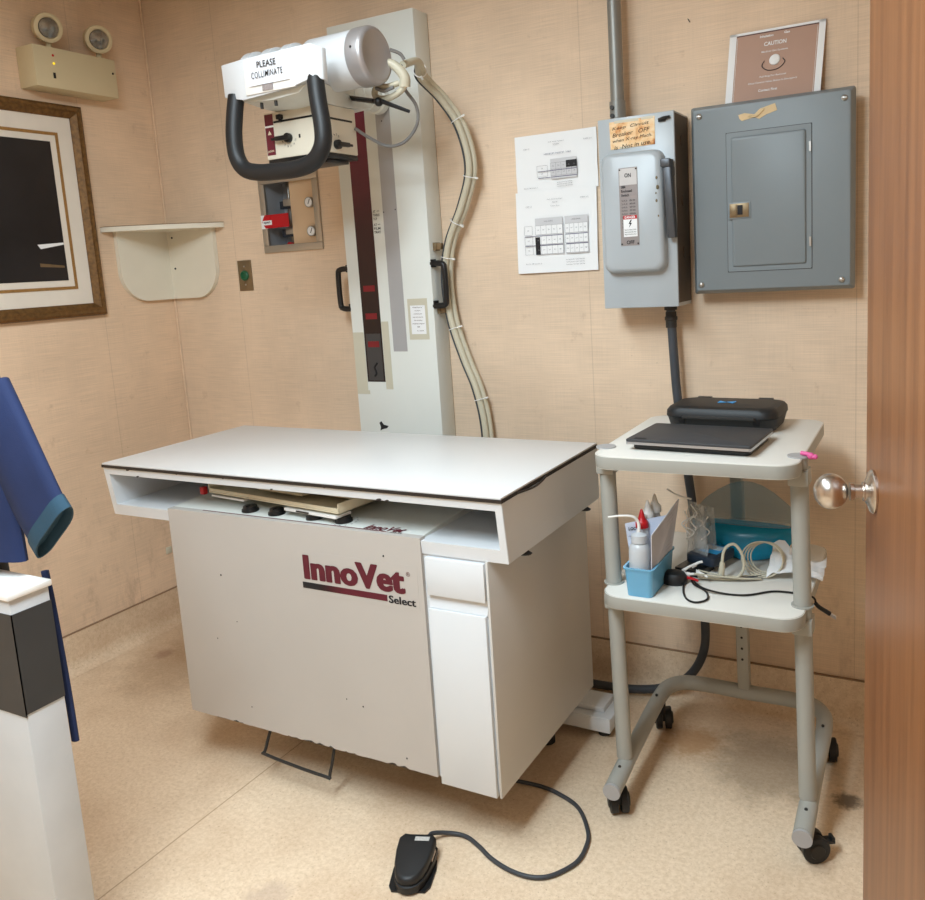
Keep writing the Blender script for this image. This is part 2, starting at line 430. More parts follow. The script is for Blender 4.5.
# hollow apron: rectangular tube along y with a front that leans back
def fy(z): return yF+.002+.0178*(.857-z)/.141
zt, zb, it, ib = .857, .716, .838, .747
g = G()
def slab(x0, x1, z0, z1, yb=yB+.003):
    g.hexa([(x0,fy(z0),z0),(x1,fy(z0),z0),(x1,yb,z0),(x0,yb,z0),(x0,fy(z1),z1),(x1,fy(z1),z1),(x1,yb,z1),(x0,yb,z1)])
slab(xL+.001, xR_-.001, it, zt); slab(xL+.001, xR_-.001, zb, ib)
slab(xL+.001, xL+.020, ib, it); slab(xR_-.018, xR_-.001, ib, it)
for u0, u1 in ((xL+.0002, xL+.0009), (xR_-.0009, xR_-.0002)):
    g.hexa([(u0,fy(zb)+.0013,zb+.0012),(u1,fy(zb)+.0013,zb+.0012),(u1,yB+.0025,zb+.0012),(u0,yB+.0025,zb+.0012),(u0,fy(zt)+.0013,zt-.0012),(u1,fy(zt)+.0013,zt-.0012),(u1,yB+.0025,zt-.0012),(u0,yB+.0025,zt-.0012)])
g.box(xL+.02, .80, yB-.012, yB+.003, ib, it); g.box(.86, xR_-.018, yB-.012, yB+.003, ib, it)
g.build('apron', 'white', T)
# chips along the front lip
g = G()
for x, z, s in ((.757, .856, .006), (.792, .8385, .005), (.95, .8565, .003), (1.12, .8565, .003), (1.452, .857, .003), (1.607, .839, .007), (1.63, .8385, .005), (1.28, .839, .004)):
    g.prism([(x+s*math.cos(a)*1.2, z+s*.5*math.sin(a+.4)) for a in [k*math.pi*2/7+random.uniform(-.2,.2) for k in range(7)]], 'y', fy(z)-.0006, fy(z)+.002)
g.build('paint_chips', 'darkedge', T)
# cabinet body
bl, br, bb = .885, 1.878, -.3157
g = G()
g.box(bl, br-.006, -.852, bb, .165, .7165)
g.build('cabinet_body', 'enamel_shaded', T)
tag(G().box(br-.006, br, -.8775, bb, .150, .7165).build('side_panel', 'side_enamel', T, bevel=.001), 'plain off-white right side panel')
# front panel with chipped bottom edge
px0, px1, pt = .885, 1.706, .7535
pts = [(px0, pt), (px0, .162)]
x = px0
while x < px1-.012:
    x += random.uniform(.006, .020); pts.append((min(x, px1), .162+random.choice([0, 0, .001, .0015, .003, .006])*(1 if x > 1.05 else .3)))
pts.append((px1, .162)); pts.append((px1, pt))
g = G().prism(pts, 'y', -.879, -.858)
FP = g.build('front_panel', 'enamel_shaded', T)
g = G().box(px0+.01, px1-.01, -.876, -.860, .1605, .168); g.build('panel_lower_edge', 'darkedge', FP)
# control surface behind the front panel, slightly rising
g = G().hexa([(px0,-.866,.722),(px1-.004,-.866,.722),(px1-.004,-.52,.722),(px0,-.52,.722),(px0,-.866,.7525),(px1-.004,-.866,.7525),(px1-.004,-.52,.772),(px0,-.52,.772)])
CS = g.build('control_panel', 'column', T)
def cz(y): return .7525+(y+.866)*.0564
yd = Vector((0, 1, .0564)).normalized()
g = G().hexa([(1.0,-.8635,cz(-.8635)+.0002),(1.60,-.8635,cz(-.8635)+.0002),(1.60,-.8595,cz(-.8595)+.0002),(1.0,-.8595,cz(-.8595)+.0002),(1.0,-.8635,cz(-.8635)+.001),(1.60,-.8635,cz(-.8635)+.001),(1.60,-.8595,cz(-.8595)+.001),(1.0,-.8595,cz(-.8595)+.001)])
g.m = 1
g.text('InnoVet', (1.530, -.858, cz(-.858)), X, yd, .115, .028, bold=.03, shear=.45, m=0, thick=.001)
g.text('Select', (1.612, -.8645, cz(-.8645)), X, yd, .034, .006, bold=.02, m=1, thick=.001)
g.build('panel_lettering', ['logo', 'ink'], CS)
for x in (1.140, 1.232, 1.358, 1.450):
    g = G().lathe([(0, .023), (.006, .022), (.008, .019), (.014, .018), (.015, .016)], (x, -.828, cz(-.828)), Z, 28)
    g.box(x-.003, x+.003, -.846, -.828, cz(-.828)+.008, cz(-.828)+.017)
    k = g.build('control_knob', 'black_satin', T)
g = G()
for k in range(9):
    a = R(200+k*27); x, y = 1.450+.031*math.cos(a), -.828+.031*math.sin(a)
    g.text(str((k+1)*5), (x, y, cz(y)), X, yd, .006, .0045, m=0, thick=.0008)
g.build('dial_numbers', 'ink', CS)
# logo on the front panel
yl = -.8795
g = G()
sl = Vector((1, 0, .0)); 
for k, (dx, dz) in enumerate(((0, 0), (.0022, .0012), (-.0022, -.0012), (.0022, -.0012), (-.0022, .0012), (.004, 0), (-.004, 0))):
    g.text('InnoVet', (1.3555+dx, yl-.00002*k, .6135+dz), X, Z, .297, .0615, bold=.018, m=0, space=1.04)
g.box(1.345, 1.40, yl-.0008, yl, .589, .6045, m=1)
g.hexa([(1.40,yl-.0008,.589),(1.602,yl-.0008,.589),(1.602,yl,.589),(1.40,yl,.589),(1.40,yl-.0008,.6045),(1.602,yl-.0008,.6045),(1.602,yl,.6045),(1.40,yl,.6045)], m=2)
for k, dx in enumerate((0, .0009, -.0009)): g.text('Select', (1.607+dx, yl-.00002*k, .586), X, Z, .075, .019, bold=.015, m=1, space=1.05)
g.text('®', (1.661, yl, .658), X, Z, .011, m=0)
gb = mat('logo_bar_print', (92, 26, 40), .5, var=0); nn = NT(gb)
tc = nn.n('ShaderNodeTexCoord').outputs['Object']; sp = nn.n('ShaderNodeSeparateXYZ'); nn.L.new(tc, sp.inputs[0])
nn.L.new(nn.mix(nn.smooth(sp.outputs['X'], .11, .21), lin((26, 18, 20)), lin((92, 26, 40))), nn.N['Principled BSDF'].inputs['Base Color'])
g.build('lettering', ['logo', 'ink', gb], FP)
g = G().box(1.335, 1.692, yl, yl+.0004, .575, .685); g.build('decal_backing', M['enamel_shaded'], FP)
# small scuffs on the panel
g = G()
for x, z, s in ((1.06, .585, .0022), (1.10, .46, .0014), (1.02, .40, .0016), (1.12, .22, .0016), (1.62, .19, .002), (1.50, .30, .002), (1.45, .31, .0015), (1.60, .70, .0022)):
    g.sphere((x, -.879, z), s, 8, rz=s*1.2)
g.build('scuff_marks', 'dark', FP)
# narrow door column at the right end
g = G().box(1.706, 1.873, -.868, -.85, .158, .717); g.build('column_frame', 'white', T)
DR = G().box(1.716, 1.868, -.880, -.862, .621, .7105).build('drawer', 'white', T, bevel=.0015)
g = G().box(1.716, 1.8655, -.880, -.862, .149, .588)
DO = g.build('cabinet_door', 'white', T, bevel=.0015)
g = G().hexa([(1.716,-.874,.589),(1.868,-.874,.589),(1.868,-.862,.589),(1.716,-.862,.589),(1.716,-.865,.618),(1.868,-.865,.618),(1.868,-.862,.618),(1.716,-.862,.618)])
g.build('finger_groove', 'white', T)
# image tray hanging in the apron opening
ang = -.12; ux = Vector((math.cos(ang), math.sin(ang), 0)); uy = Vector((-ux.y, ux.x, 0))
tc0 = Vector((.962, -.800, 0)); L_ = .505; dp = .24
def tr(a0, a1, b0, b1, z0, z1, gg, m=None):
    P = [tc0+ux*a+uy*b for a, b in ((a0,b0),(a1,b0),(a1,b1),(a0,b1))]
    gg.hexa([(p.x,p.y,z0) for p in P]+[(p.x,p.y,z1) for p in P], m)
g = G(); tr(0, L_, 0, dp, .783, .787, g); tr(0, L_, 0, .004, .787, .796, g); tr(0, .004, 0, dp, .787, .806, g); tr(L_-.004, L_, 0, dp, .783, .809, g)
tr(0, L_, .06, dp, .803, .807, g); tr(.17, .34, .035, .06, .800, .806, g)
TR = g.build('cassette_tray', 'beige', T, bevel=.0008)
g = G(); tr(.015, .15, -.002, .05, .774, .779, g); g.build('tray_rail', 'whiteplastic', TR)
g = G(); tr(.31, L_-.01, -.002, .05, .770, .777, g); g.build('tray_rail', 'whiteplastic', TR)
g = G(); tr(.355, .40, -.0035, -.002, .7715, .7755, g); g.build('tray_latch', 'dark', TR)
g = G().box(.932, .948, -.805, -.790, .776, .797)
tag(g.build('tray_stop', 'red', T, bevel=.002), 'small red stop block beside the tray')
# clips under the right end of the apron
g = G()
for y in (-.775, -.42):
    g = G().lathe([(0, .0), (.002, .014), (.006, .016), (.010, .012), (.012, .002)], (1.907, y, .703), Z, 18, sy=1.9, sx=.85)
    g.build('rail_clip', 'black', T)
# wire pedal loop under the front panel
g = G().tube([(1.166, -.84, .20), (1.140, -.866, .095), (1.150, -.872, .082), (1.345, -.872, .069), (1.360, -.866, .078), (1.378, -.84, .20)], .0042, 8, sub=5)
tag(g.build('pedal_bar', 'dark', T), 'wire foot release loop')
# recessed plinth and feet
G().box(1.0, 1.55, -.60, -.42, .0, .166).build('plinth', 'dark', T)
for x, y in ((1.76, -.40), (.97, -.40)):
    G().lathe([(0, .026), (.03, .026), (.034, .03), (.06, .03), (.07, .012), (.166, .012)], (x, y, .0), Z, 20).build('foot', 'black', T)
g = G()
g.box(.95, 1.93, -.335, -.205, .022, .062); g.box(.95, 1.93, -.335, -.327, .062, .066); g.box(.95, 1.90, -.30, -.215, .062, .078)
BR = g.build('base_rail', 'white', T, bevel=.0015)
for x in (1.0, 1.90): G().lathe([(0, .018), (.012, .018), (.022, .010)], (x, -.30, 0), Z, 16).build('rail_foot', 'black', BR)

# ------------------------------------------------------------------ x-ray stand
S = thing('x_ray_stand', 'tall off-white x-ray column standing behind the table with tube head on top', 'x-ray machine', (1.11, -.06, 0))
cx0, cx1, cyf, cyb, czt = .945, 1.2815, -.0862, -.003, 2.150
g = G().box(cx0, cx1, cyf, cyb, 0, czt); COL = g.build('column', 'column', S, bevel=.002)
yf = cyf-.0006
ms = mat('maroon_scale_gradient', (90, 24, 40), .3, var=0); nn = NT(ms)  # maroon that gets darker towards the bottom
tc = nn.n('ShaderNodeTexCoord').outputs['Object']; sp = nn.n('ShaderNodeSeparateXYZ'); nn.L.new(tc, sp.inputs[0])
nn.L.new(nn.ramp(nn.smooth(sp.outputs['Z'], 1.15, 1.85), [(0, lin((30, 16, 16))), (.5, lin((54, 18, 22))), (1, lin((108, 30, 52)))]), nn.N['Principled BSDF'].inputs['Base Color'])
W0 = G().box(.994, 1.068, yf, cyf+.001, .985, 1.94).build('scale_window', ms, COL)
g = G().box(1.001, 1.062, yf-.0006, yf, .990, 1.150); g.build('lower_insert', mat('dark_grey_insert', (62, 60, 60), .4), W0)
for z in (1.302, 1.209, 1.114): G().box(1.008, 1.055, yf-.0014, yf-.0006, z-.010, z+.010).build('marker', 'red_mark', W0)
bpy.data.materials['maroon_plastic']
g = G().tube([(1.040, yf-.001, 1.050), (1.028, yf-.001, 1.035), (1.034, yf-.001, 1.015), (1.026, yf-.001, 1.005)], .0035, 6)
g.build('tear', 'ink', W0)
G().box(1.112, 1.168, yf, cyf+.001, 1.089, 1.93).build('slot_cover', 'grey_strip', COL)
for x, z in ((1.115, 1.547), (1.162, 1.552), (1.135, 1.832)): G().box(x-.0018, x+.0018, yf-.0005, yf, z-.002, z+.002).build('screw', 'dark', COL)
# printed height marks
g = G()
def blurb(x0, z, lines, hgt, w_, m=0, y=yf, dz=None, al='L'):
    for i, t_ in enumerate(lines):
        ww = w_*len(t_)/max(len(q) for q in lines)
        g.text(t_, (x0, y, z-i*(dz or hgt*1.5)), X, Z, ww, hgt, m=m, align=al, bold=.01, thick=.0008)
g.box(1.070, 1.0995, yf, yf+.001, 1.475, 1.558, m=1)
blurb(1.072, 1.548, ['AT', 'TABLE', 'TOP'], .008, .026); blurb(1.072, 1.505, ['AT', 'FILM', 'TRAY'], .008, .026)
g.box(1.088, 1.098, yf-.0008, yf, 1.552, 1.5535); g.box(1.088, 1.098, yf-.0008, yf, 1.509, 1.5105)
g.build('height_marks', ['ink', 'column'], COL)
# warning label with yellowed tape
g = G().box(1.181, 1.258, yf, cyf+.001, 1.128, 1.262, m=1); g.box(1.191, 1.248, yf-.0008, yf, 1.146, 1.240, m=0)
LB = g.build('warning_label', ['paper', 'cleartape'], COL)
g = G()
for i, (t_, w_) in enumerate((('WARNING: This x-ray unit', .038), ('may be dangerous', .022), ('to patient and operator', .034), ('unless safe exposure', .040), ('factors and operating', .032), ('instructions are observed', .046), ('1020', .010))):
    g.text(t_, (1.2195, yf-.0008, 1.231-i*.0105), X, Z, w_, .0042, align='C', bold=.015)
g.text('No. 1-800-449', (1.226, yf-.0008, 1.155), X, Z, .026, .0036, align='C', bold=.01)
g.build('label_print', mat('brown_print', (96, 66, 66), .6), LB)
# masking tape around the lower end of the scale
for q in ((.9465, .992, .955, 1.155), (1.0695, 1.098, .96, 1.19), (.9465, .999, .942, .9548)): G().box(q[0], q[1], yf-.0002, cyf+.001, q[2], q[3]).build('tape_strip', 'cleartape', COL)
g = G().prism([(1.028, .842), (1.036, .848), (1.046, .836), (1.066, .832), (1.058, .824), (1.040, .820), (1.030, .815), (1.033, .828)], 'y', yf, cyf+.001)
g.build('paint_chip', 'ink', COL)
# D-shaped grab handles, brackets
for s, x in ((-1, cx0), (1, cx1)):
    g = G().tube([(x-s*.002, -.078, 1.372), (x+s*.036, -.078, 1.370), (x+s*.046, -.078, 1.352), (x+s*.046, -.078, 1.256), (x+s*.036, -.078, 1.238), (x-s*.002, -.078, 1.236)], .0095, 10, sub=3)
    g.box(min(x, x+s*.006), max(x, x+s*.006), -.086, -.062, 1.36, 1.385); g.box(min(x, x+s*.006), max(x, x+s*.006), -.086, -.062, 1.228, 1.253)
    g.build('grab_handle', 'black_satin', S)
for z in (1.425, 1.222):
    g = G().box(cx1, cx1+.028, -.062, -.044, z-.010, z+.010); g.box(cx1+.0, cx1+.012, -.066, -.04, z-.013, z+.013)
    g.build('cable_bracket', 'bronze', S, bevel=.001)
# horizontal arm from the slot to the head
az = 1.893; ax_ = 1.135
g = G().cyl((ax_, cyf+.002, az), (ax_, -.46, az), .036, seg=28)
for y in (-.150, -.205, -.255): g.cyl((ax_, y, az), (ax_, y-.012, az), .0385, seg=28)
g.lathe([(0, .03), (.006, .042), (.03, .042), (.034, .036)], (ax_, cyf+.001, az), -Y, 28)
ARM = g.build('arm', 'column', S)
# tube housing: horizontal cylinder along x with a silver end cap
tz, ty, tr_ = 1.928, -.45, .074
g = G().lathe([(0, .03), (.012, .048), (.04, .062), (.265, .062), (.285, .0735), (.435, .074)], (.905, ty, tz), X, 48)
for x in (.985, 1.06, 1.13): g.lathe([(0, .058), (.003, .070), (.030, .070), (.033, .058)], (x-.03, ty, tz+.004), X, 48)
TH = g.build('tube_housing', 'white', S)
g = G().lathe([(0, .0745), (.002, .0765), (.040, .0765), (.048, .073), (.052, .067), (.052, .062), (.0505, .060)], (1.340, ty, tz), X, 56)
tag(g.build('end_cap', mat('silver_grey_cap', (172, 168, 168), .38, .5, var=.02), S), 'silver grey round end cap of the tube')
g = G().sphere((1.362, ty-.074, tz+.012), .004, 10); g.build('cap_screw', 'dark', S)
# yoke block in front of the tube with chamfered ends and handle
g = G()
yk = [(.995, -.585), (1.065, -.622), (1.310, -.622), (1.345, -.575), (1.345, -.50), (.995, -.50)]
top = lambda x: 1.938
rings = []
bot = {0: 1.853, 1: 1.833, 2: 1.853, 3: 1.848, 4: 1.86, 5: 1.86}
poly = yk
vs = [(x, y, 1.936 if i not in (0, 3) else 1.932) for i, (x, y) in enumerate(poly)]
# front face bottom line rises at the right: split the front edge
ptsT = [(.986,-.611,1.937),(1.068,-.622,1.938),(1.235,-.622,1.940),(1.308,-.622,1.941),(1.330,-.603,1.930),(1.330,-.585,1.932),(.986,-.585,1.940)]
ptsB = [(.988,-.611,1.852),(1.066,-.622,1.832),(1.235,-.622,1.840),(1.308,-.622,1.858),(1.328,-.603,1.850),(1.328,-.585,1.852),(.988,-.585,1.852)]
n = 7
g.add(ptsB+ptsT, [list(range(n))[::-1], list(range(n, 2*n))]+[(i, (i+1)%n, n+(i+1)%n, n+i) for i in range(n)])
g.box(1.05, 1.26, -.59, -.46, 1.865, 1.930)
YK = g.build('yoke', 'white', S, bevel=.003)
# curved underbody joining the yoke to the arm
g = G()
rings = []
for k in range(9):
    y = -.60+k*.04; d = .014*math.sin(math.pi*k/8)
    rings.append([(1.02+.012*k*.4, y, 1.858), (1.05+.01*k*.3, y, 1.832-d), (1.15, y, 1.826-d), (1.24, y, 1.832-d), (1.29-.012*k, y, 1.862), (1.15, y, 1.89)])
g.loft(rings); g.build('underbody', 'column', S)
for x, y in ((1.095, -.585), (1.15, -.59), (1.17, -.47), (1.20, -.44)): G().cyl((x, y, 1.812), (x, y, 1.84), .0045, seg=12).build('screw', 'dark', S)
g = G().box(1.080, 1.250, -.626, -.618, 1.842, 1.933); g.build('display_plate', 'whiteplastic', YK, bevel=.002)
g = G().box(1.142, 1.178, -.6285, -.625, 1.846, 1.862); g.build('display_window', mat('display_grey', (150, 140, 138), .3, var=.2, scale=200), YK)
g = G().tube([(1.020, -.600, 1.852), (1.018, -.612, 1.80), (1.018, -.622, 1.742), (1.024, -.625, 1.69), (1.048, -.625, 1.655), (1.095, -.625, 1.641), (1.160, -.625, 1.637), (1.235, -.625, 1.637), (1.290, -.625, 1.650), (1.322, -.625, 1.684), (1.326, -.622, 1.73), (1.311, -.612, 1.80), (1.298, -.600, 1.862)], .0225, 20, sub=6)
tag(g.build('handle_bar', 'black', S), 'thick black padded U-shaped handle')
# collimator box with slots, knobs and black base
q0, q1, r0, r1, z0, z1 = 1.020, 1.240, -.502, -.365, 1.690, 1.818
g = G().box(q0, q1, r0, r1, z0, z1); CO = g.build('collimator', 'head_beige', S, bevel=.003)
G().box(1.08, 1.20, -.48, -.39, z1-.002, 1.86).build('collimator_neck', 'dark', S)
g = G().box(q0+.006, q1-.002, r0-.002, r1, z0-.014, z0-.0005); g.box(q0+.03, q1-.02, r0+.02, r1-.02, z0-.024, z0-.013)
g.build('collimator_base', 'black_satin', CO, bevel=.002)
g = G().box(q0+.004, q0+.034, r0-.0012, r0+.001, z0+.012, z1-.004); ST = g.build('maroon_stripe', 'maroon', CO)
g = G().box(q0+.004, q0+.036, r0-.0018, r0-.001, 1.778, 1.783, m=1); g.text('point', (q0+.008, r0-.0014, 1.708), X, Z, .022, .009, m=0, bold=.01)
g.add([(q0+.012,r0-.0018,1.758),(q0+.026,r0-.0018,1.758),(q0+.019,r0-.0018,1.770)], [(0,1,2)], 0)
g.build('stripe_print', ['beige', 'whiteplastic'], CO)
g = G().box(q0+.036, q1-.03, r0-.0008, r0+.001, 1.788, 1.7935); g.box(q1-.001, q1+.0008, r0+.012, r1-.018, 1.779, 1.7845)
g.build('slider_slot', 'black_satin', CO)
g = G().box(1.075, 1.093, r0-.012, r0, 1.795, 1.808); g.box(1.080, 1.088, r0-.008, r0, 1.788, 1.796); g.build('slider_tab', 'black_satin', CO, bevel=.002)
for p, d, e in (((1.108, r0, 1.742), -Y, -X), ((q1, -.462, 1.712), X, Y)):
    p = Vector(p); g = G().cyl(p, p+d*.012, .013, seg=20); g.obox(p+d*.016+e*.012, e, d, Z, .024, .005, .006)
    g.obox(p+d*.016+e*.042, e, d, Z, .010, .0025, .0035)
    g.build('collimator_knob', 'black_satin', CO, bevel=.001)
g = G()
for k in range(6):
    a = R(205+k*26); g.text(['5', '7', '9', '11', '14', '17'][k], (1.108+.026*math.cos(a)-.003, r0-.0006, 1.742+.026*math.sin(a)), X, Z, .005, .006)
    a = R(60+k*24); g.text(['5', '7', '9', '11', '14', '17'][k], (q1+.0006, -.462+.024*math.cos(a)-.003, 1.712+.024*math.sin(a)), Y, Z, .005, .006)
g.box(1.143, 1.149, r0-.0008, r0, 1.738, 1.748)
g.build('dial_marks', 'ink', CO)
# black locking lever beside the arm
g = G().tube([(1.277, -.40, 1.836), (1.330, -.40, 1.826)], .004, 8, sub=0); g.tube([(1.36, -.40, 1.820), (1.449, -.40, 1.781)], [.0065, .0045], 10, sub=3, flat=.6)
g.sphere((1.350, -.40, 1.820), .0125, 16); g.cyl((1.350, -.40, 1.820), (1.17, -.33, 1.868), .007, seg=12)
g.build('lock_lever', 'black_satin', S)
# plug and coiled leads at the end of the tube
g = G().tube([(1.372, -.395, 1.925), (1.402, -.385, 1.910), (1.424, -.375, 1.880), (1.420, -.37, 1.855)], [.011, .016], 14)
g.tube([(1.425, -.37, 1.862), (1.405, -.375, 1.842), (1.372, -.38, 1.830), (1.335, -.38, 1.834), (1.325, -.38, 1.852), (1.345, -.385, 1.868)], .009, 10)
g.tube([(1.345, -.385, 1.868), (1.375, -.39, 1.858), (1.405, -.375, 1.866)], .008, 10)
g.tube([(1.342, -.395, 1.858), (1.37, -.40, 1.846), (1.40, -.395, 1.852)], .005, 8, m=1)
g.tube([(1.40, -.40, 1.95), (1.418, -.38, 1.94), (1.425, -.37, 1.925)], .005, 8, m=1)
g.build('cable_plug', ['cable', 'cable_grey'], S)

# "PLEASE COLLIMINATE" note
g = G()
W_, Hh = 9, 5
def np_(u, v): return Vector((1.097+u*.142, -.6285-.0012*math.sin(u*3.1)-.003*max(0, .3-v)*(.3+.7*abs(math.sin(u*5))), 1.862+v*.071))
for s in (0, 1):
    pass
gr = [[np_(i/W_, j/Hh) for i in range(W_+1)] for j in range(Hh+1)]
vs = [p for r_ in gr for p in r_]; vs2 = [p+Vector((0, .0004, 0)) for p in vs]
fs = []; nW = W_+1
for j in range(Hh):
    for i in range(W_):
        a = j*nW+i; fs.append((a, a+1, a+nW+1, a+nW)); fs.append(tuple(len(vs)+q for q in (a, a+nW, a+nW+1, a+1)))
g.add(vs+vs2, fs)
M['note_paper'] = mat('note_paper', (232, 234, 240), .8, var=.01)
NP = thing('paper_note', 'white paper note reading PLEASE COLLIMINATE taped to the x-ray head', 'note', (1.168, -.629, 1.862))
g.build('sheet', 'note_paper', NP, recalc=False)
g2 = G().text('PLEASE', (1.133, -.6316, 1.904), X, Z, .066, .0165, bold=.012); g2.text('COLLIMINATE', (1.111, -.6316, 1.879), X, Z, .108, .0165, bold=.004, space=1.1)
g2.build('lettering', 'ink', NP)

# ------------------------------------------------------------------ cable bundle beside the column
CB = thing('cable_bundle', 'bundle of thick beige cables looping down right of the x-ray column, zip-tied', 'cables', (1.40, -.1, .40))
main = [(1.412, -.36, 1.915), (1.400, -.27, 1.94), (1.352, -.18, 1.92), (1.383, -.12, 1.86), (1.424, -.09, 1.775), (1.440, -.075, 1.657), (1.400, -.065, 1.550), (1.338, -.055, 1.44), (1.312, -.05, 1.33), (1.322, -.05, 1.192), (1.362, -.05, 1.06), (1.402, -.05, .955), (1.425, -.05, .82), (1.42, -.05, .60), (1.40, -.05, .40)]
for k, (dx, dy, dz, r_, mm) in enumerate(((0, 0, 0, .0105, 'cable'), (.009, .017, .004, .0095, 'cable'), (-.013, .010, -.006, .005, 'cable_grey'), (-.013, -.002, -.004, .0035, 'cord'))):
    pts = [(p[0]+dx*(1 if i > 1 else .3), p[1]+dy*(1 if i > 1 else .3), p[2]+dz*.5*(1 if i < 9 else 0)) for i, p in enumerate(main)]
    G().tube(pts, r_, 10, sub=8).build('cable', mm, CB)
P = spline(main, 8)
for i in (13, 30, 42, 52, 60, 74, 90):
    p = P[i]+Vector((.001, .008, .001)); t_ = (P[i+1]-P[i-1]).normalized(); a = t_.cross(Y).normalized(); b = a.cross(t_)
    g = G().tube([p+a*math.cos(q)*.0225+b*math.sin(q)*.0195 for q in [k*math.pi/6 for k in range(12)]], .0016, 6, sub=2, closed=True)
    g.obox(p+a*.024-b*.004, a, b, t_, .006, .003, .0025)
    g.build('zip_tie', 'whiteplastic', CB)
g = G().tube([(1.243, -.375, 1.765), (1.262, -.34, 1.742), (1.300, -.30, 1.716), (1.361, -.30, 1.722), (1.406, -.30, 1.764), (1.414, -.31, 1.812), (1.400, -.34, 1.855), (1.41, -.37, 1.885)], .0048, 10, sub=8)
tag(g.build('collimator_cable', 'cable_grey', S), 'thin grey looped cable')

# ------------------------------------------------------------------ gas valve box in the back wall
V = thing('valve_box', 'recessed metal-framed gas valve box with two round gauges', 'valve box', (.648, 0, 1.445))
g = G().box(hx0+.001, hx1-.001, .10, .118, hz0+.001, hz1-.001)
g.box(hx0+.001, hx0+.008, .0, .10, hz0+.001, hz1-.001); g.box(hx1-.008, hx1-.001, 0, .10, hz0+.001, hz1-.001); g.box(hx0+.008, hx1-.008, 0, .10, hz0+.001, hz0+.008); g.box(hx0+.008, hx1-.008, 0, .10, hz1-.008, hz1-.001)
g.build('recess', mat('grey_box_interior', (168, 170, 174), .45, .3), V)
g = G(); a0, a1, c0, c1 = .510, .786, 1.448, 1.720; fw_ = .026
for q in ((a0, a1, c0, c0+fw_), (a0, a1, c1-fw_, c1), (a0, a0+fw_, c0+fw_, c1-fw_), (a1-fw_, a1, c0+fw_, c1-fw_)): g.box(q[0], q[1], -.010, -.0002, q[2], q[3])
g.build('frame', 'alum', V, bevel=.0025)
g = G().box(.638, .757, .012, .016, 1.470, 1.698); GP = g.build('gauge_plate', mat('tan_gauge_plate', (214, 184, 150), .5), V)
for z in (1.615, 1.514):
    g = G().lathe([(0, .0185), (.014, .0185), (.016, .0165), (.013, .0160)], (.733, .012, z), -Y, 24, m=0); g.cyl((.733, -.0015, z), (.733, -.0022, z), .0158, seg=24, m=1)
    g.obox((.735, -.0026, z+.002), (.5, 0, 1), Y, (-1, 0, .5), .010, .0003, .0012, m=2)
    g.box(.706, .7085, .011, .012, z-.004, z+.004, m=2)
    g.build('gauge', ['steel', 'paper', 'ink'], V)
for z in (1.617, 1.516):
    g = G().cyl((.60, .095, z), (.60, .03, z), .014, seg=16); g.box(.575, .632, .025, .045, z-.014, z+.014); g.box(.600, .640, .015, .026, z-.006, z+.020, m=1)
    g.cyl((.60, .05, 1.468), (.60, .05, 1.70), .008, seg=12, m=1)
    g.build('valve', ['device', 'steel'], V, bevel=.001)
g = G().box(.527, .645, -.014, -.0125, 1.536, 1.584, m=0); g.box(.514, .545, -.0150, -.0138, 1.535, 1.584, m=1); g.prism([(.518, 1.560), (.534, 1.584), (.560, 1.584), (.560, 1.536), (.534, 1.536)], 'y', -.0158, -.0150, m=0)
g.box(.522, .566, -.0166, -.0156, 1.548, 1.564, m=1); g.text('open', (.527, -.0166, 1.551), X, Z, .032, .009, m=2, bold=.02)
g.build('valve_tag', ['red', 'paper', 'ink'], V)
g = G().lathe([(0, .014), (.02, .014), (.024, .008)], (.60, .05, 1.470), -Y, 14); g.build('lower_cap', 'red', V)

# ------------------------------------------------------------------ outlet plate with green centre
g = G().box(.362, .430, -.004, -.0002, 1.314, 1.428); OP = thing('wall_plate', 'metal wall plate with a round green centre below the valve box', 'wall plate', (.396, 0, 1.314))
g.build('plate', 'bronze', OP, bevel=.0012)
G().lathe([(0, .019), (.006, .019), (.009, .016), (.0085, .011), (.005, .010)], (.396, -.004, 1.371), -Y, 24).build('green_socket', 'green', OP)
for z in (1.405, 1.337): G().sphere((.396, -.004, z), .0035, 10).build('screw', 'steel', OP)

# ------------------------------------------------------------------ corner shelf
K = thing('corner_shelf', 'cream corner wall shelf with rounded brackets in the room corner', 'shelf', (0.1, -.1, 1.31))
pts = [(.001, -.001), (.312, -.001), (.312, -.018)]
for k in range(1, 12):
    t = k/12; x = .312*(1-t)+.018*t; y = -.018*(1-t)-.303*t; d = .020*math.sin(math.pi*t)*1.4
    pts.append((x+d*.7, y-d*.7))
pts += [(.018, -.303), (.001, -.303)]
TP = G().prism(pts, 'z', 1.558, 1.576).build('shelf_board', 'shelf_cream', K)
prof = [(.001, 1.558), (.264, 1.558), (.264, 1.42)]+[(.264-.115+.115*math.cos(R(a)), 1.412+.115*math.sin(R(a))) for a in range(0, -91, -10)]+[(.001, 1.297)]
G().prism([(x, z) for x, z in prof], 'y', -.019, -.001).build('wall_bracket', 'shelf_cream', K)
prof = [(-.019, 1.558), (-.250, 1.558), (-.250, 1.42)]+[(-.250+.115-.115*math.cos(R(a)), 1.412+.115*math.sin(R(a))) for a in range(0, -91, -10)]+[(-.019, 1.297)]
G().prism(prof, 'x', .001, .019).build('wall_bracket', 'shelf_cream', K)
for z in (1.535, 1.415): G().sphere((.045, -.019, z), .0042, 10).build('screw', 'dark', K)
g = G()
g.tube([(.3125, -.001, 1.577), (.3125, -.019, 1.577)]+[(p[0]+.001, p[1]-.001, 1.5765) for p in pts[3:]], .0012, 5, sub=0)
g.build('edge_line', 'black_line', TP)

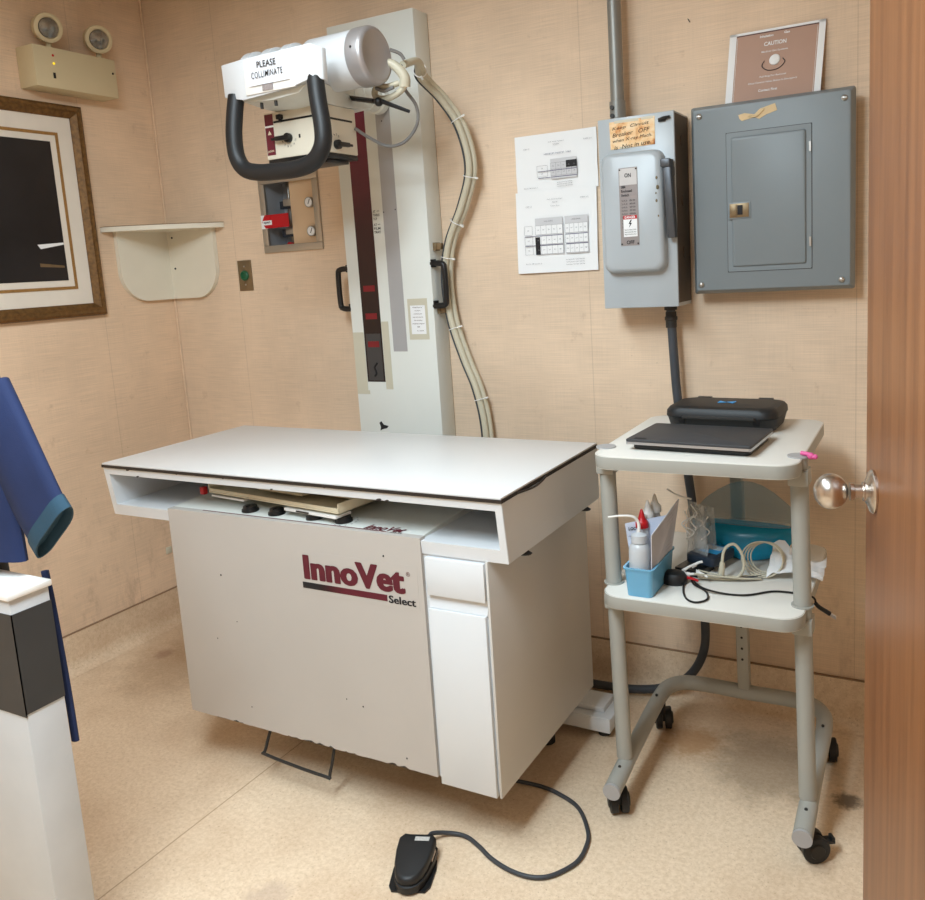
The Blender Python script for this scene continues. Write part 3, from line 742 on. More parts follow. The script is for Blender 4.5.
# ------------------------------------------------------------------ emergency light on the left wall
EL = thing('emergency_light', 'cream emergency light box with two round lamp heads on the left wall', 'emergency light', (.05, -.38, 2.02))
BX = G().box(.001, .090, -.535, -.222, 2.029, 2.160).build('housing', 'cream', EL, bevel=.002)
g = G().sphere((.0905, -.465, 2.134), .004, 10, m=0); g.sphere((.0905, -.465, 2.108), .004, 10, m=1); g.box(.0895, .092, -.472, -.464, 2.060, 2.078, m=2)
g.build('indicator', ['redink', 'led', 'ink'], BX)
g = G().sphere((.0905, -.236, 2.112), .004, 10); g.build('screw', 'dark', BX)
for y, d in ((-.262, (.93, -.30, -.22)), (-.455, (.93, -.22, -.22))):
    d = Vector(d).normalized(); c = Vector((.066, y, 2.228))
    g = G().cyl((.05, y+.006, 2.158), (.05, y+.006, 2.166), .022, seg=20); g.tube([(.05, y+.006, 2.16), (.048, y+.012, 2.185), (.046, y+.008, 2.21)], .009, 12)
    g.lathe([(-.055, .012), (-.05, .028), (-.02, .044), (.006, .0465), (.012, .0465), (.014, .042), (.014, .034), (.008, .033)], c, d, 32)
    LH = g.build('lamp_head', 'cream', EL)
    G().lathe([(.0095, .032), (.013, .031), (.016, .015), (.0165, .001)], c, d, 32).build('lens', 'glassy', LH)

# ------------------------------------------------------------------ framed picture on the left wall
F = thing('picture_frame', 'ornate gold framed dark picture with a wide cream mat on the left wall', 'picture', (.01, -.62, 1.26))
fy0, fy1, fz0, fz1 = -.93, -.329, 1.259, 1.997
g = G(); wd = .046
sec = [(0, .001), (.004, .022), (.012, .028), (.020, .024), (.028, .027), (.038, .020), (.046, .012), (.046, .001)]
def ring(o_, z_): return [(z_, fy1-o_, fz1-o_), (z_, fy0+o_, fz1-o_), (z_, fy0+o_, fz0+o_), (z_, fy1-o_, fz0+o_)]
rings = [ring(o_, d) for o_, d in sec]
g.loft(rings+[rings[0]], cap=False); g.build('moulding', 'gold', F)
g = G().box(.001, .008, fy0+.04, fy1-.04, fz0+.04, fz1-.04); MB = g.build('mat_board', 'matboard', F)
g = G()
def band(o0, o1, x0, x1, gg):
    y0, y1, z0, z1 = fy0+o0, fy1-o0, fz0+o0, fz1-o0; w_ = o1-o0
    gg.box(x0, x1, y0, y1, z0, z0+w_); gg.box(x0, x1, y0, y1, z1-w_, z1); gg.box(x0, x1, y0, y0+w_, z0+w_, z1-w_); gg.box(x0, x1, y1-w_, y1, z0+w_, z1-w_)
band(.100, .110, .008, .0105, g); g.build('gold_fillet', 'gold_line', F)
g = G().box(.008, .0095, fy0+.132, fy1-.132, fz0+.132, fz1-.132, m=0)
g.prism([(-.55, 1.50), (-.462, 1.515), (-.462, 1.522), (-.56, 1.515)], 'x', .0095, .0098, m=1); g.prism([(-.56, 1.44), (-.47, 1.435), (-.47, 1.442), (-.56, 1.452)], 'x', .0095, .0098, m=2)
g.build('print', ['picture', 'paper', 'bronze'], F)

# ------------------------------------------------------------------ papers on the wall
def sheet(name, label, x0, x1, z0, z1, y, seed, contents):
    t = thing(name, label, 'paper', ((x0+x1)/2, y, z0), group=None)
    g = G(); nx, nz = 14, 10; rnd = random.Random(seed)
    ph = [rnd.uniform(0, 6) for _ in range(4)]
    def P_(u, v):
        d = .0012*math.sin(u*7+ph[0])+.0012*math.sin(v*6+ph[1])+.001*math.sin((u+v)*11+ph[2])+.0015*(abs(v-.5)*2)**3
        return Vector((x0+(x1-x0)*u+(1-v)*-.004*(seed == 2), y-.0025-d, z0+(z1-z0)*v))
    vs = [P_(i/nx, j/nz) for j in range(nz+1) for i in range(nx+1)]; n = nx+1
    fs = [(j*n+i, j*n+i+1, (j+1)*n+i+1, (j+1)*n+i) for j in range(nz) for i in range(nx)]
    L0 = len(vs); vs2 = [p+Vector((0, .0004, 0)) for p in vs]
    fs2 = [tuple(L0+q for q in reversed(f)) for f in fs]
    g.add(vs+vs2, fs+fs2); g.build('sheet', 'paper', t, recalc=False)
    g = G(); contents(g, y-.0075, x0, x1, z0, z1); g.build('print', ['ink', 'greyink', 'tablegrey', 'blueink', 'paper'], t, smooth=False)
    return t
def rules(g, y, x0, x1, z0, z1, nc, nr, m=1):
    for k in range(nc+1):
        x = x0+(x1-x0)*k/nc; g.box(x-.0003, x+.0003, y-.0002, y, z0, z1, m=m)
    for k in range(nr+1):
        z = z0+(z1-z0)*k/nr; g.box(x0, x1, y-.0002, y, z-.0003, z+.0003, m=m)
    for i in range(nc):
        for j in range(nr):
            cx_ = x0+(x1-x0)*(i+.5)/nc; cz_ = z0+(z1-z0)*(j+.5)/nr
            g.text(str((i*7+j*13) % 90+10), (cx_, y-.0002, cz_-.0015), X, Z, .0055, .0035, align='C', m=1)
def top_c(g, y, x0, x1, z0, z1):
    w_ = x1-x0; U = lambda u: x0+w_*u; V_ = lambda v: z1-(z1-z0)*v
    g.text('Small Animal Technique', (U(.52), y, V_(.17)), X, Z, .052, .0038, align='C', m=1)
    g.text('Extremities', (U(.52), y, V_(.21)), X, Z, .020, .0034, align='C', m=1); g.text('FORM 12 1', (U(.90), y, V_(.19)), X, Z, .026, .004, align='C', m=1)
    g.text('CAT 12', (U(.15), y, V_(.25)), X, Z, .020, .004, align='C', m=1)
    g.text('NON BUCKY TABLETOP   TABLE', (U(.53), y, V_(.37)), X, Z, .088, .0045, align='C', m=3)
    g.box(U(.44), U(.76), y-.0001, y, V_(.80), V_(.45), m=2)
    rules(g, y-.0002, U(.44), U(.76), V_(.74), V_(.52), 5, 2); rules(g, y-.0002, U(.27), U(.40), V_(.74), V_(.55), 1, 2)
    for v in (.645, .76): g.box(U(.28), U(.76), y-.0006, y-.0003, V_(v)-.0014, V_(v)+.0002, m=3)
    g.box(U(.63), U(.76), y-.0008, y-.0004, V_(.62), V_(.50), m=0)
    for k in range(3): g.text('Focal distance 40 in. CAST TAPE TIME', (U(.51), y, V_(.87+k*.035)), X, Z, .05, .003, m=1)
    g.text('Form 40 sheet 1', (U(.10), y, V_(.93)), X, Z, .045, .003, m=1)
def low_c(g, y, x0, x1, z0, z1):
    w_ = x1-x0; U = lambda u: x0+w_*u; V_ = lambda v: z1-(z1-z0)*v
    g.text('Small Animal Technique', (U(.50), y, V_(.12)), X, Z, .052, .0036, align='C', m=1); g.text('Abdomen', (U(.50), y, V_(.155)), X, Z, .018, .0034, align='C', m=1)
    g.text('Thorax 40 in.', (U(.50), y, V_(.20)), X, Z, .03, .0034, align='C', m=1)
    g.text('FORM 12 2', (U(.86), y, V_(.13)), X, Z, .026, .004, align='C', m=1); g.text('CAT 12', (U(.17), y, V_(.19)), X, Z, .020, .004, align='C', m=1)
    g.box(U(.24), U(.585), y-.0001, y, V_(.78), V_(.33), m=2); g.box(U(.61), U(.89), y-.0001, y, V_(.78), V_(.33), m=2)
    g.text('SMALL ANIMAL', (U(.41), y-.0002, V_(.38)), X, Z, .03, .004, align='C', m=1); g.text('LARGE ANIMAL', (U(.75), y-.0002, V_(.38)), X, Z, .03, .004, align='C', m=1)
    for v0, v1 in ((.53, .42), (.65, .55), (.77, .67)):
        g.box(U(.24), U(.58), y-.0003, y-.0001, V_(v0), V_(v1), m=4); g.box(U(.61), U(.885), y-.0003, y-.0001, V_(v0), V_(v1), m=4)
        rules(g, y-.0004, U(.24), U(.58), V_(v0), V_(v1), 5, 1); rules(g, y-.0004, U(.61), U(.885), V_(v0), V_(v1), 5, 1); rules(g, y-.0004, U(.10), U(.20), V_(v0), V_(v1), 1, 1)
    for v in (.545, .66): g.box(U(.10), U(.58), y-.0008, y-.0005, V_(v)-.0014, V_(v)+.0002, m=3); g.box(U(.62), U(.885), y-.0008, y-.0005, V_(v)-.0014, V_(v)+.0002, m=3)
    g.box(U(.235), U(.295), y-.0010, y-.0006, V_(.775), V_(.56), m=0)
    for k in range(3): g.text('Focal distance 40 in. CAST TAPE TIME', (U(.61), y, V_(.86+k*.03)), X, Z, .06, .003, m=1)
    g.text('Form 40 sheet 2', (U(.10), y, V_(.89)), X, Z, .055, .003, m=1)
sheet('chart_sheet', 'upper white sheet with a small exposure table, left of the grey switch box', 1.566, 1.834, 1.567, 1.737, -.001, 1, top_c)
sheet('chart_sheet', 'lower white sheet with two printed tables, under the small-table sheet', 1.560, 1.828, 1.323, 1.5700, -.0045, 2, low_c)

# ------------------------------------------------------------------ conduit and safety switch
cxm = 1.920
g = G().cyl((cxm, -.055, 1.735), (cxm, -.055, CEIL-.001), .019, seg=28)
PC = thing('conduit_pipe', 'grey metal conduit rising from the switch box to the ceiling', 'conduit', (cxm, -.055, 1.735))
g.build('pipe', 'conduit', PC)
g = G().lathe([(0, .024), (.008, .024), (.009, .0225), (.055, .0225), (.056, .021)], (cxm, -.055, 1.733), Z, 28); CO2 = g.build('coupling', 'conduit', PC)
for z in (1.748, 1.770): G().cyl((cxm-.008, -.076, z), (cxm-.008, -.082, z), .006, seg=12).build('set_screw', 'dark', CO2)
SW = thing('safety_switch', 'light grey enclosed switch box with rounded cover and side handle', 'switch box', (1.996, 0, 1.213))
bx0, bx1, by, bz0, bz1 = 1.887, 2.102, -.130, 1.214, 1.732
EN = G().box(bx0, bx1, by, -.0005, bz0, bz1).build('enclosure', 'grey_light', SW, bevel=.002)
g = G().box(bx1-.0005, bx1+.0012, -.125, -.004, bz0+.01, bz1-.006)  # dark skin on the right side, shade painted as colour
for z in (1.66, 1.50, 1.36): g.cyl((bx1, -.065, z), (bx1+.004, -.065, z), .016, seg=18)
tag(g.build('side_wall', mat('shaded_side', (84, 72, 60), .6, var=.15, scale=20), SW), 'right side wall with its shade put into the colour')
# rounded raised cover
rings = []
for d, ins in ((0, 0), (.022, .001), (.030, .006), (.034, .014)):
    o = rrect(1.900+ins, 2.076-ins, 1.312+ins, 1.636-ins, .028)
    tl = [(-.010 if v > 1.6 else 0) for u, v in o]
    rings.append([(u, by-d, v) for u, v in o])
g = G().loft(rings); CV = g.build('cover', 'grey_light', SW)
g = G().box(1.955, 2.008, by-.0350, by-.0338, 1.386, 1.594, m=0)
g.box(1.957, 2.006, by-.0356, by-.0349, 1.548, 1.592, m=1)
PLT = g.build('name_plate', [mat('grey_metal_plate', (150, 142, 140), .4, .3), mat('pale_plate', (200, 196, 194), .4)], CV)
yy = by-.0357
g = G().text('ON', (1.981, yy, 1.568), X, Z, .018, .011, align='C', bold=.02, m=0)
for i, (t_, w_) in enumerate((('200A', .013), ('Enclosed', .030), ('Switch', .022))): g.text(t_, (1.961, yy+.0005, 1.540-i*.011), X, Z, w_, .007, bold=.02, m=0)
for i in range(9):
    g.text('Cat. No. 36', (1.961, yy+.0005, 1.505-i*.0088), X, Z, .016, .0042, m=0); g.text('600V 60A', (1.984, yy+.0005, 1.505-i*.0088), X, Z, .016, .0042, m=0)
g.box(1.9645, 2.0035, yy-.0003, yy+.0004, 1.410, 1.467, m=1); g.box(1.9645, 2.0035, yy-.0006, yy-.0002, 1.457, 1.467, m=2)
g.text('DANGER', (1.984, yy-.0006, 1.4588), X, Z, .030, .0066, align='C', m=1, bold=.02)
g.prism([(1.985, 1.455), (1.979, 1.444), (1.984, 1.445), (1.980, 1.434), (1.989, 1.447), (1.984, 1.4465), (1.989, 1.455)], 'y', yy-.0008, yy-.0002, m=0)
for i in range(3): g.text('Hazard of electrical shock', (1.984, yy-.0004, 1.427-i*.006), X, Z, .033, .0038, align='C', m=0)
g.text('OFF', (1.983, yy+.0005, 1.390), X, Z, .022, .010, align='C', bold=.02, m=0)
for p in ((1.9585, 1.589), (2.0045, 1.589), (1.9585, 1.391), (2.0045, 1.391)): g.cyl((p[0], yy+.001, p[1]), (p[0], yy-.001, p[1]), .0022, seg=10, m=0)
g.build('plate_print', ['ink', 'paper', 'red'], PLT, smooth=False)
# dirt along the cover's right edge
g = G()
for z, s in ((1.56, .003), (1.535, .004), (1.50, .003), (1.52, .0022), (1.46, .002)): g.sphere((2.060+random.uniform(-.004, .004), by-.0335, z), s, 8, rz=s*1.5)
g.build('chips', mat('rust_marks', (120, 108, 84), .8), CV)
# lever handle on the right
g = G().cyl((2.082, by+.012, 1.575), (2.1005, by+.012, 1.575), .018, seg=20)
g.hexa([(2.084,by-.030,1.400),(2.106,by-.030,1.400),(2.106,by-.004,1.400),(2.084,by-.004,1.400),(2.078,by-.040,1.596),(2.100,by-.040,1.596),(2.100,by-.004,1.596),(2.078,by-.004,1.596)])
g.box(2.074, 2.100, by-.044, by-.004, 1.584, 1.606)
tag(g.build('lever_handle', mat('worn_dark_lever', (84, 86, 90), .4, .5, var=.12, scale=30), SW, bevel=.003), 'dark metal lever handle')
g = G().tube([(2.062, by-.002, 1.712), (2.075, by-.010, 1.714), (2.092, by-.004, 1.716)], .004, 8); g.box(2.060, 2.080, by-.004, by, 1.706, 1.716); g.build('cover_latch', 'dark', SW)
g = G().cyl((2.055, -.05, bz0-.014), (2.055, -.05, bz0+.001), .018, seg=20); g.build('conduit_nut', 'dark', SW)
# stained handwritten note
st = mat('coffee_stained_paper', (236, 205, 164), .8, var=0); nn = NT(st); tc = nn.n('ShaderNodeTexCoord').outputs['Object']
f1 = nn.noise(tc, 24, 4, .6); nn.L.new(nn.ramp(f1, [(.30, lin((246, 226, 194))), (.52, lin((236, 196, 146))), (.62, lin((206, 140, 84))), (.70, lin((150, 92, 50)))]), nn.N['Principled BSDF'].inputs['Base Color'])
NT_ = thing('handwritten_note', 'coffee-stained handwritten note taped to the top of the switch box', 'note', (1.986, by, 1.645))
g = G().hexa([(1.923,by-.0016,1.649),(2.049,by-.0016,1.651),(2.049,by-.0008,1.651),(1.923,by-.0008,1.649),(1.921,by-.0016,1.722),(2.050,by-.0016,1.724),(2.050,by-.0008,1.724),(1.921,by-.0008,1.722)])
g.build('paper', st, NT_)
for q in ((1.936, 2.005, 1.7175, 1.7245), (2.012, 2.046, 1.7185, 1.725), (1.950, 1.978, 1.649, 1.654)): G().box(q[0], q[1], by-.0019, by-.0016, q[2], q[3]).build('tape', 'cleartape', NT_)
g = G(); ry = Vector((.995, 0, .06))
for i, (t_, x_, w_) in enumerate((('Keep  Circuit', 1.930, .104), ('Breaker   OFF', 1.930, .106), ('when X-ray Mach.', 1.930, .112), ('is  Not in use.', 1.934, .104))):
    g.text(t_, (x_, by-.0019, 1.697-i*.0165), ry, Z, w_, .0108, m=0, shear=.2)
g.build('handwriting', mat('brown_ink', (66, 46, 34), .7), NT_)

# dark flexible conduit from the switch down to the floor
g = G().tube([(2.055, -.05, 1.205), (2.060, -.05, 1.08), (2.068, -.048, .938), (2.092, -.046, .72), (2.103, -.046, .626), (2.122, -.048, .42), (2.133, -.050, .273), (2.128, -.055, .180), (2.088, -.058, .100), (2.02, -.062, .050), (1.90, -.070, .022), (1.70, -.08, .020), (1.45, -.09, .020)], .0130, 14, sub=7)
FC = thing('flexible_conduit', 'dark grey flexible conduit running from the switch box down to the floor', 'conduit', (2.1, -.05, .01))
g.build('hose', 'darkconduit', FC)
g = G().lathe([(0, .0155), (.02, .0155), (.022, .0180), (.030, .0180), (.032, .0155), (.045, .015)], (2.0555, -.05, 1.150), Z, 20); g.build('fitting', 'dark', FC)

# ------------------------------------------------------------------ breaker panel
PN = thing('breaker_panel', 'grey metal circuit breaker panel on the wall right of the switch box', 'breaker panel', (2.336, 0, 1.243))
pa, pb, pz0, pz1, py = 2.1304, 2.5414, 1.2429, 1.7402, -.080
g = G()
rings = [[(u, y_, v) for u, v in rrect(pa+i_, pb-i_, pz0+i_, pz1-i_, .006, 3)] for y_, i_ in ((-.0505, 0), (-.062, 0), (-.0795, .010), (-.080, .0115))]
g.loft(rings); PC_ = g.build('cover_plate', 'grey_paint', PN)
G().box(pa+.02, pb-.02, -.052, -.0005, pz0+.02, pz1-.02).build('box', 'grey_paint', PN)
d0, d1, e0, e1 = 2.227, 2.440, 1.300, 1.661
g = G().box(d0-.0015, d1+.0015, py-.0004, py+.001, e0-.0015, e1+.0015); g.build('door_gap', 'dark', PC_)
g = G()
rings = [[(u, y_, v) for u, v in rrect(d0+i_, d1-i_, e0+i_, e1-i_, .003, 2)] for y_, i_ in ((py, 0), (py-.0025, 0))]
g.loft(rings)
rings = [[(u, y_, v) for u, v in rrect(d0+.012+i_, d1-.012-i_, e0+.012+i_, e1-.012-i_, .005, 3)] for y_, i_ in ((py-.002, 0), (py-.0075, .003), (py-.0085, .006))]
g.loft(rings); PD = g.build('panel_door', 'grey_paint', PN)
g = G().box(2.232, 2.290, py-.0105, py-.004, 1.438, 1.482); g.build('latch_recess', 'grey_paint', PD, bevel=.001)
g = G().box(2.235, 2.285, py-.0125, py-.010, 1.442, 1.478, m=0); g.box(2.255, 2.270, py-.0135, py-.0120, 1.448, 1.474, m=1); g.box(2.237, 2.254, py-.0145, py-.012, 1.446, 1.475, m=0)
tag(g.build('latch', ['bronze', 'ink'], PD, bevel=.0008), 'small metal sliding latch')
for z in (1.605, 1.368): G().box(2.4345, 2.4395, py-.006, py-.001, z-.012, z+.012).build('hinge', 'steel', PD)
for x, z in ((2.156, 1.713), (2.517, 1.712), (2.153, 1.268), (2.512, 1.267)):
    g = G().lathe([(0, .0075), (.003, .0072), (.0055, .004), (.006, .001)], (x, py, z), -Y, 16); g.box(x-.006, x+.006, py-.0065, py-.0055, z-.001, z+.001)
    g.build('screw', 'steel', PN)
g = G()
gp = [(2.259, 1.704), (2.275, 1.707), (2.30, 1.701), (2.314, 1.713), (2.352, 1.722), (2.357, 1.704), (2.33, 1.697), (2.312, 1.688), (2.30, 1.694), (2.268, 1.688), (2.262, 1.694)]
g.prism(gp, 'y', py-.0012, py-.0002)
g.tube([(2.285, py-.002, 1.699), (2.302, py-.003, 1.695), (2.312, py-.003, 1.700), (2.325, py-.002, 1.712)], .0022, 6)
tag(g.build('torn_tape', 'tape'), 'torn piece of tan masking tape above the breaker panel door', 'tape')
# caution sign standing on the panel top
CS_ = thing('caution_sign', 'brown CAUTION sign with white side borders standing on top of the breaker panel', 'sign', (2.340, -.03, 1.742))
def lean(y): return y
sx0, sx1, sz0, sz1 = 2.221, 2.462, 1.7405, 1.922
def sh(g_):    # lean the sign back against the wall
    for v in g_.v: v.y += -.022*(1-(v.z-sz0)/(sz1-sz0)); v.x += .012*((v.z-sz0)/(sz1-sz0))-.008
    return g_
g = G().box(sx0, sx1, -.006, -.003, sz0, sz1, m=0)
g.box(sx0, sx0+.018, -.0068, -.006, sz0, sz1, m=1); g.box(sx1-.016, sx1, -.0068, -.006, sz0, sz1, m=1); g.box(sx0, sx1, -.0068, -.006, sz1-.006, sz1, m=1)
g.box(sx0+.018, sx1-.016, -.0066, -.006, sz1-.009, sz1-.006, m=2)
g.box(sx0+.0205, sx0+.0212, -.0066, -.006, sz0, sz1-.013, m=1); g.box(sx1-.0192, sx1-.0185, -.0066, -.006, sz0, sz1-.013, m=1)
sh(g).build('board', [mat('brown_board', (178, 142, 122), .55, var=.03), 'paper', mat('dark_maroon_line', (84, 52, 46), .5)], CS_)
g = G(); xm = 2.340; ys = -.0062
g.text('Inhalation', (xm-.023, ys, 1.9015), X, Z, .034, .006, align='C', bold=.03, m=0); g.text('Gas', (xm+.028, ys, 1.9035), X, Z, .014, .006, align='C', bold=.03, m=0)
g.text('CAUTION', (xm, ys, 1.879), X, Z, .056, .0105, align='C', bold=.02, m=0)
g.text('Medical Gas Systems', (xm, ys, 1.8615), X, Z, .066, .0055, align='C', bold=.012, m=0)
g.tube([(xm-.024, ys-.001, 1.842), (xm-.029, ys-.001, 1.828), (xm-.012, ys-.001, 1.816), (xm+.014, ys-.001, 1.818), (xm+.028, ys-.001, 1.832), (xm+.022, ys-.001, 1.842)], .0011, 6, m=1)
g.lathe([(0, .014), (.003, .013), (.005, .009), (.0055, .001)], (xm+.002, ys, 1.841), -Y, 24, m=0)
g.text('Pull Ring For Removal', (xm, ys, 1.7985), X, Z, .066, .0055, align='C', bold=.012, m=0)
g.text('Close Control Valves Below In Emergency', (xm, ys, 1.7845), X, Z, .124, .0058, align='C', bold=.012, m=0)
g.text('Contact First', (xm-.010, ys, 1.764), X, Z, .048, .0065, align='C', bold=.02, m=0)
sh(g).build('lettering', ['paper', 'ink'], CS_)

g = G().lathe([(0, .0012), (.014, .001)], (2.116, 0, 1.977), Vector((-.2, -1, .5)), 8); tag(g.build('nail', 'dark'), 'small dark nail in the wall above the switch box', 'nail')
g = G().box(.0003, .004, -.192, -.166, .288, .314); tag(g.build('blank_plate', 'cleartape', bevel=.0008), 'small grey square plate low on the left wall beside the table', 'wall plate')

# ------------------------------------------------------------------ equipment cart (local frame between the front posts)
C = thing('equipment_cart', 'light grey two-shelf wheeled equipment cart standing right of the table', 'cart', (2.279, -.560, 0), .015)
XL = -.020
def lean_g(g_):
    for v in g_.v: v.x += XL*v.z
    return g_
hw = .218; pr = .0192; ZT, ZL = .913, .577
for s in (-1, 1):
    g = G().cyl((s*hw, 0, .118), (s*hw, 0, ZT+.001), pr, seg=28)
    lean_g(g).build('post', 'grey_cart', C, local=True)
    g = G().cyl((s*hw, 0, ZT-.001), (s*hw, 0, ZT+.003), pr+.004, seg=28); lean_g(g).build('post_cap', 'grey_strip', C, local=True)
    g = G().cyl((s*hw, 0, ZL-.001), (s*hw, 0, ZL+.003), pr+.005, seg=28); lean_g(g).build('post_collar', 'grey_cart', C, local=True)
    # clip bracket below the shelves
    for z in (ZT, ZL): lean_g(G().box(s*hw-.0215, s*hw+.0215, -.0225, .03, z-.062, z-.026)).build('shelf_bracket', 'grey_cart', C, local=True, bevel=.004)
# U-shaped floor frame
yb = .400
pts = [(-hw, -.105, .088), (-hw, -.02, .098), (-hw, .12, .112), (-hw, yb-.10, .125), (-hw+.015, yb-.035, .130), (-hw+.07, yb, .131), (0, yb, .131), (hw-.07, yb, .131), (hw-.015, yb-.035, .130), (hw, yb-.10, .125), (hw, .12, .112), (hw, -.02, .098), (hw, -.105, .088)]
g = G().tube(pts, .0205, 20, sub=6); BF = g.build('base_frame', 'grey_cart', C, local=True)
for s in (-1, 1):
    g = G().tube([(s*hw, -.104, .088), (s*hw, -.110, .0875)], .0218, 20, sub=0); g.build('end_plug', 'grey_strip', BF, local=True)
    g = G().tube([(s*hw, -.10, .0885), (s*hw, -.005, .100)], .0216, 20, sub=0); g.build('foot_sleeve', 'grey_cart', BF, local=True)
    for ly_, lz_ in ((-.045, .117), (.27, .146)): G().sphere((s*hw, ly_, lz_), .004, 10).build('bolt', 'dark', BF, local=True)
# rear upright
g = G().box(-.016, .016, yb-.016, yb+.014, .145, ZT-.03); lean_g(g)
RU = g.build('rear_post', 'grey_cart', C, local=True, bevel=.003)
g = G()
for k in range(4): g.cyl((-.002*0, yb-.0165, .235+k*.032), (0, yb-.0158, .235+k*.032), .0035, seg=10)
for k in range(3): g.cyl((0, yb-.0165, .84-k*.032), (0, yb-.0158, .84-k*.032), .0035, seg=10)
lean_g(g).build('adjustment_holes', 'ink', RU, local=True)
def shelf(z, y0, y1, name, w_=.227):
    o = []
    rr = rrect(-w_, w_, y0, y1, [.045, .045, .05, .05], 8)
    g = G().prism(rr, 'z', z-.031, z-.001, m=1)
    g.prism([(u*.992, (v-(y0+y1)/2)*.992+(y0+y1)/2) for u, v in rr], 'z', z-.002, z, m=0)
    return lean_g(g).build(name, ['shelf_top', 'grey_cart'], C, local=True, bevel=.002)
shelf(ZT, -.092, .418, 'top_shelf'); shelf(ZL, -.086, .418, 'lower_shelf')
# casters
def caster(lx, ly, rz, brake):
    ct = Matrix.Rotation(rz, 4, 'Z'); o = Vector((lx, ly, 0))
    def tf(g_):
        for v in g_.v: v.xyz = (ct @ v)+o
        return g_
    g = G()
    for s in (-1, 1): g.lathe([(-.010, .022), (-.009, .0300), (.006, .0315), (.009, .029), (.010, .014)], (s*.0135, .012, .0317), X*s, 24)
    g.box(-.006, .006, -.004, .02, .028, .062); g.cyl((0, 0, .050), (0, 0, .088), .006, seg=12)
    CA = tf(g).build('caster', 'black', C, local=True)
    g = G().lathe([(0, .018), (.003, .016)], (-.0238, .012, .0317), -X, 20); tf(g).build('wheel_hub', 'dark', CA, local=True)
    g = G().lathe([(0, .018), (.003, .016)], (.0238, .012, .0317), X, 20); tf(g).build('wheel_hub', 'dark', CA, local=True)
    if brake:
        g = G().box(-.011, .011, .030, .060, .036, .044); g.box(-.010, .010, .052, .060, .040, .050); tf(g).build('brake_lever', 'black_satin', CA, local=True, bevel=.002)
caster(-.216, -.062, .5, True); caster(.222, -.050, -1.0, True); caster(-.222, .345, .35, False); caster(.222, .345, .2, False)

# ------------------------------------------------------------------ things on the cart
def rotbox(g, c, rz, hx, hy, z0, z1, r=.01, m=None, inset=0):
    a = [(math.cos(rz)*u-math.sin(rz)*v+c[0], math.sin(rz)*u+math.cos(rz)*v+c[1]) for u, v in rrect(-hx, hx, -hy, hy, r, 4)]
    g.prism(a, 'z', z0, z1, m); return g
L = thing('laptop', 'closed thin dark grey laptop with silver edge at the front of the cart top', 'laptop', (2.249, -.494, ZT+.0005), -.055)
lc = (2.249, -.494)
rotbox(G(), (2.251, -.490), -.055, .136, .088, ZT+.0005, ZT+.015, .012).build('base', 'black_satin', L, bevel=.004)
rotbox(G(), lc, -.055, .1445, .100, ZT+.015, ZT+.021, .006).build('silver_edge', 'silver', L)
LD = rotbox(G(), lc, -.055, .1445, .0995, ZT+.021, ZT+.027, .006).build('lid', 'charcoal', L, bevel=.0015)
rotbox(G(), (2.131, -.572), -.055, .014, .006, ZT+.027, ZT+.0273, .001).build('badge', 'ink', LD)

HC = thing('carrying_case', 'black hard case with a blue emblem behind the laptop on the cart', 'case', (2.259, -.264, ZT+.0005), -.03)
hc = (2.259, -.264)
def hring(z, ix):
    return [(math.cos(-.03)*u-math.sin(-.03)*v+hc[0], math.sin(-.03)*u+math.cos(-.03)*v+hc[1], z) for u, v in rrect(-.140+ix, .140-ix, -.090+ix, .090-ix, .038-ix*.3, 6)]
g = G().loft([hring(ZT+.0005, .016), hring(ZT+.006, .009), hring(ZT+.034, .002), hring(ZT+.036, 0)]); g.build('case_base', 'black', HC)
g = G().loft([hring(ZT+.037, 0), hring(ZT+.050, .001), hring(ZT+.058, .007), hring(ZT+.061, .020), hring(ZT+.0615, .024)]); CL = g.build('case_lid', 'black', HC)
def hp(u, v): return Vector((math.cos(-.03)*u-math.sin(-.03)*v+hc[0], math.sin(-.03)*u+math.cos(-.03)*v+hc[1], 0))
g = G().tube([hp(-.085, -.094)+Z*(ZT+.037), hp(-.085, -.096)+Z*(ZT+.038), hp(.09, -.096)+Z*(ZT+.038), hp(.09, -.094)+Z*(ZT+.037)], .0045, 8, sub=0); g.build('handle', 'dark', HC)
for u in (-.09, .095):
    g = G(); p = hp(u, -.090); g.obox((p.x, p.y, ZT+.030), (math.cos(-.03), math.sin(-.03), 0), (-math.sin(-.03), math.cos(-.03), 0), Z, .008, .002, .008); g.build('latch', 'black_satin', HC)
for u in (-.08, .08):
    g = G(); p = hp(u, .084); g.obox((p.x, p.y, ZT+.055), (math.cos(-.03), math.sin(-.03), 0), (-math.sin(-.03), math.cos(-.03), 0), Z, .018, .006, .006); g.build('hinge', 'black_satin', HC)
g = G(); zz = ZT+.0618
for s in (-1, 1):
    P_ = [hp(.0, .002*s), hp(s*.020, .016), hp(s*.022, .004), hp(s*.012, .0), hp(s*.022, -.006), hp(s*.018, -.014)]
    g.add([(p.x, p.y, zz) for p in P_]+[(p.x, p.y, zz+.001) for p in P_], [list(range(6)), list(range(6, 12))]+[(i, (i+1)%6, 6+(i+1)%6, 6+i) for i in range(6)])
g.build('emblem', 'blue_logo', CL)

g = G().tube([(2.484, -.562, ZT+.0095), (2.500, -.566, ZT+.0075), (2.512, -.570, ZT+.003)], [.0045, .006], 10); g.sphere((2.505, -.568, ZT+.005), .0075, 12); g.sphere((2.514, -.570, ZT+.004), .0055, 12)
tag(g.build('pink_clip', 'pink'), 'small pink plastic clip resting on the cart post cap, sticking out right', 'clip')

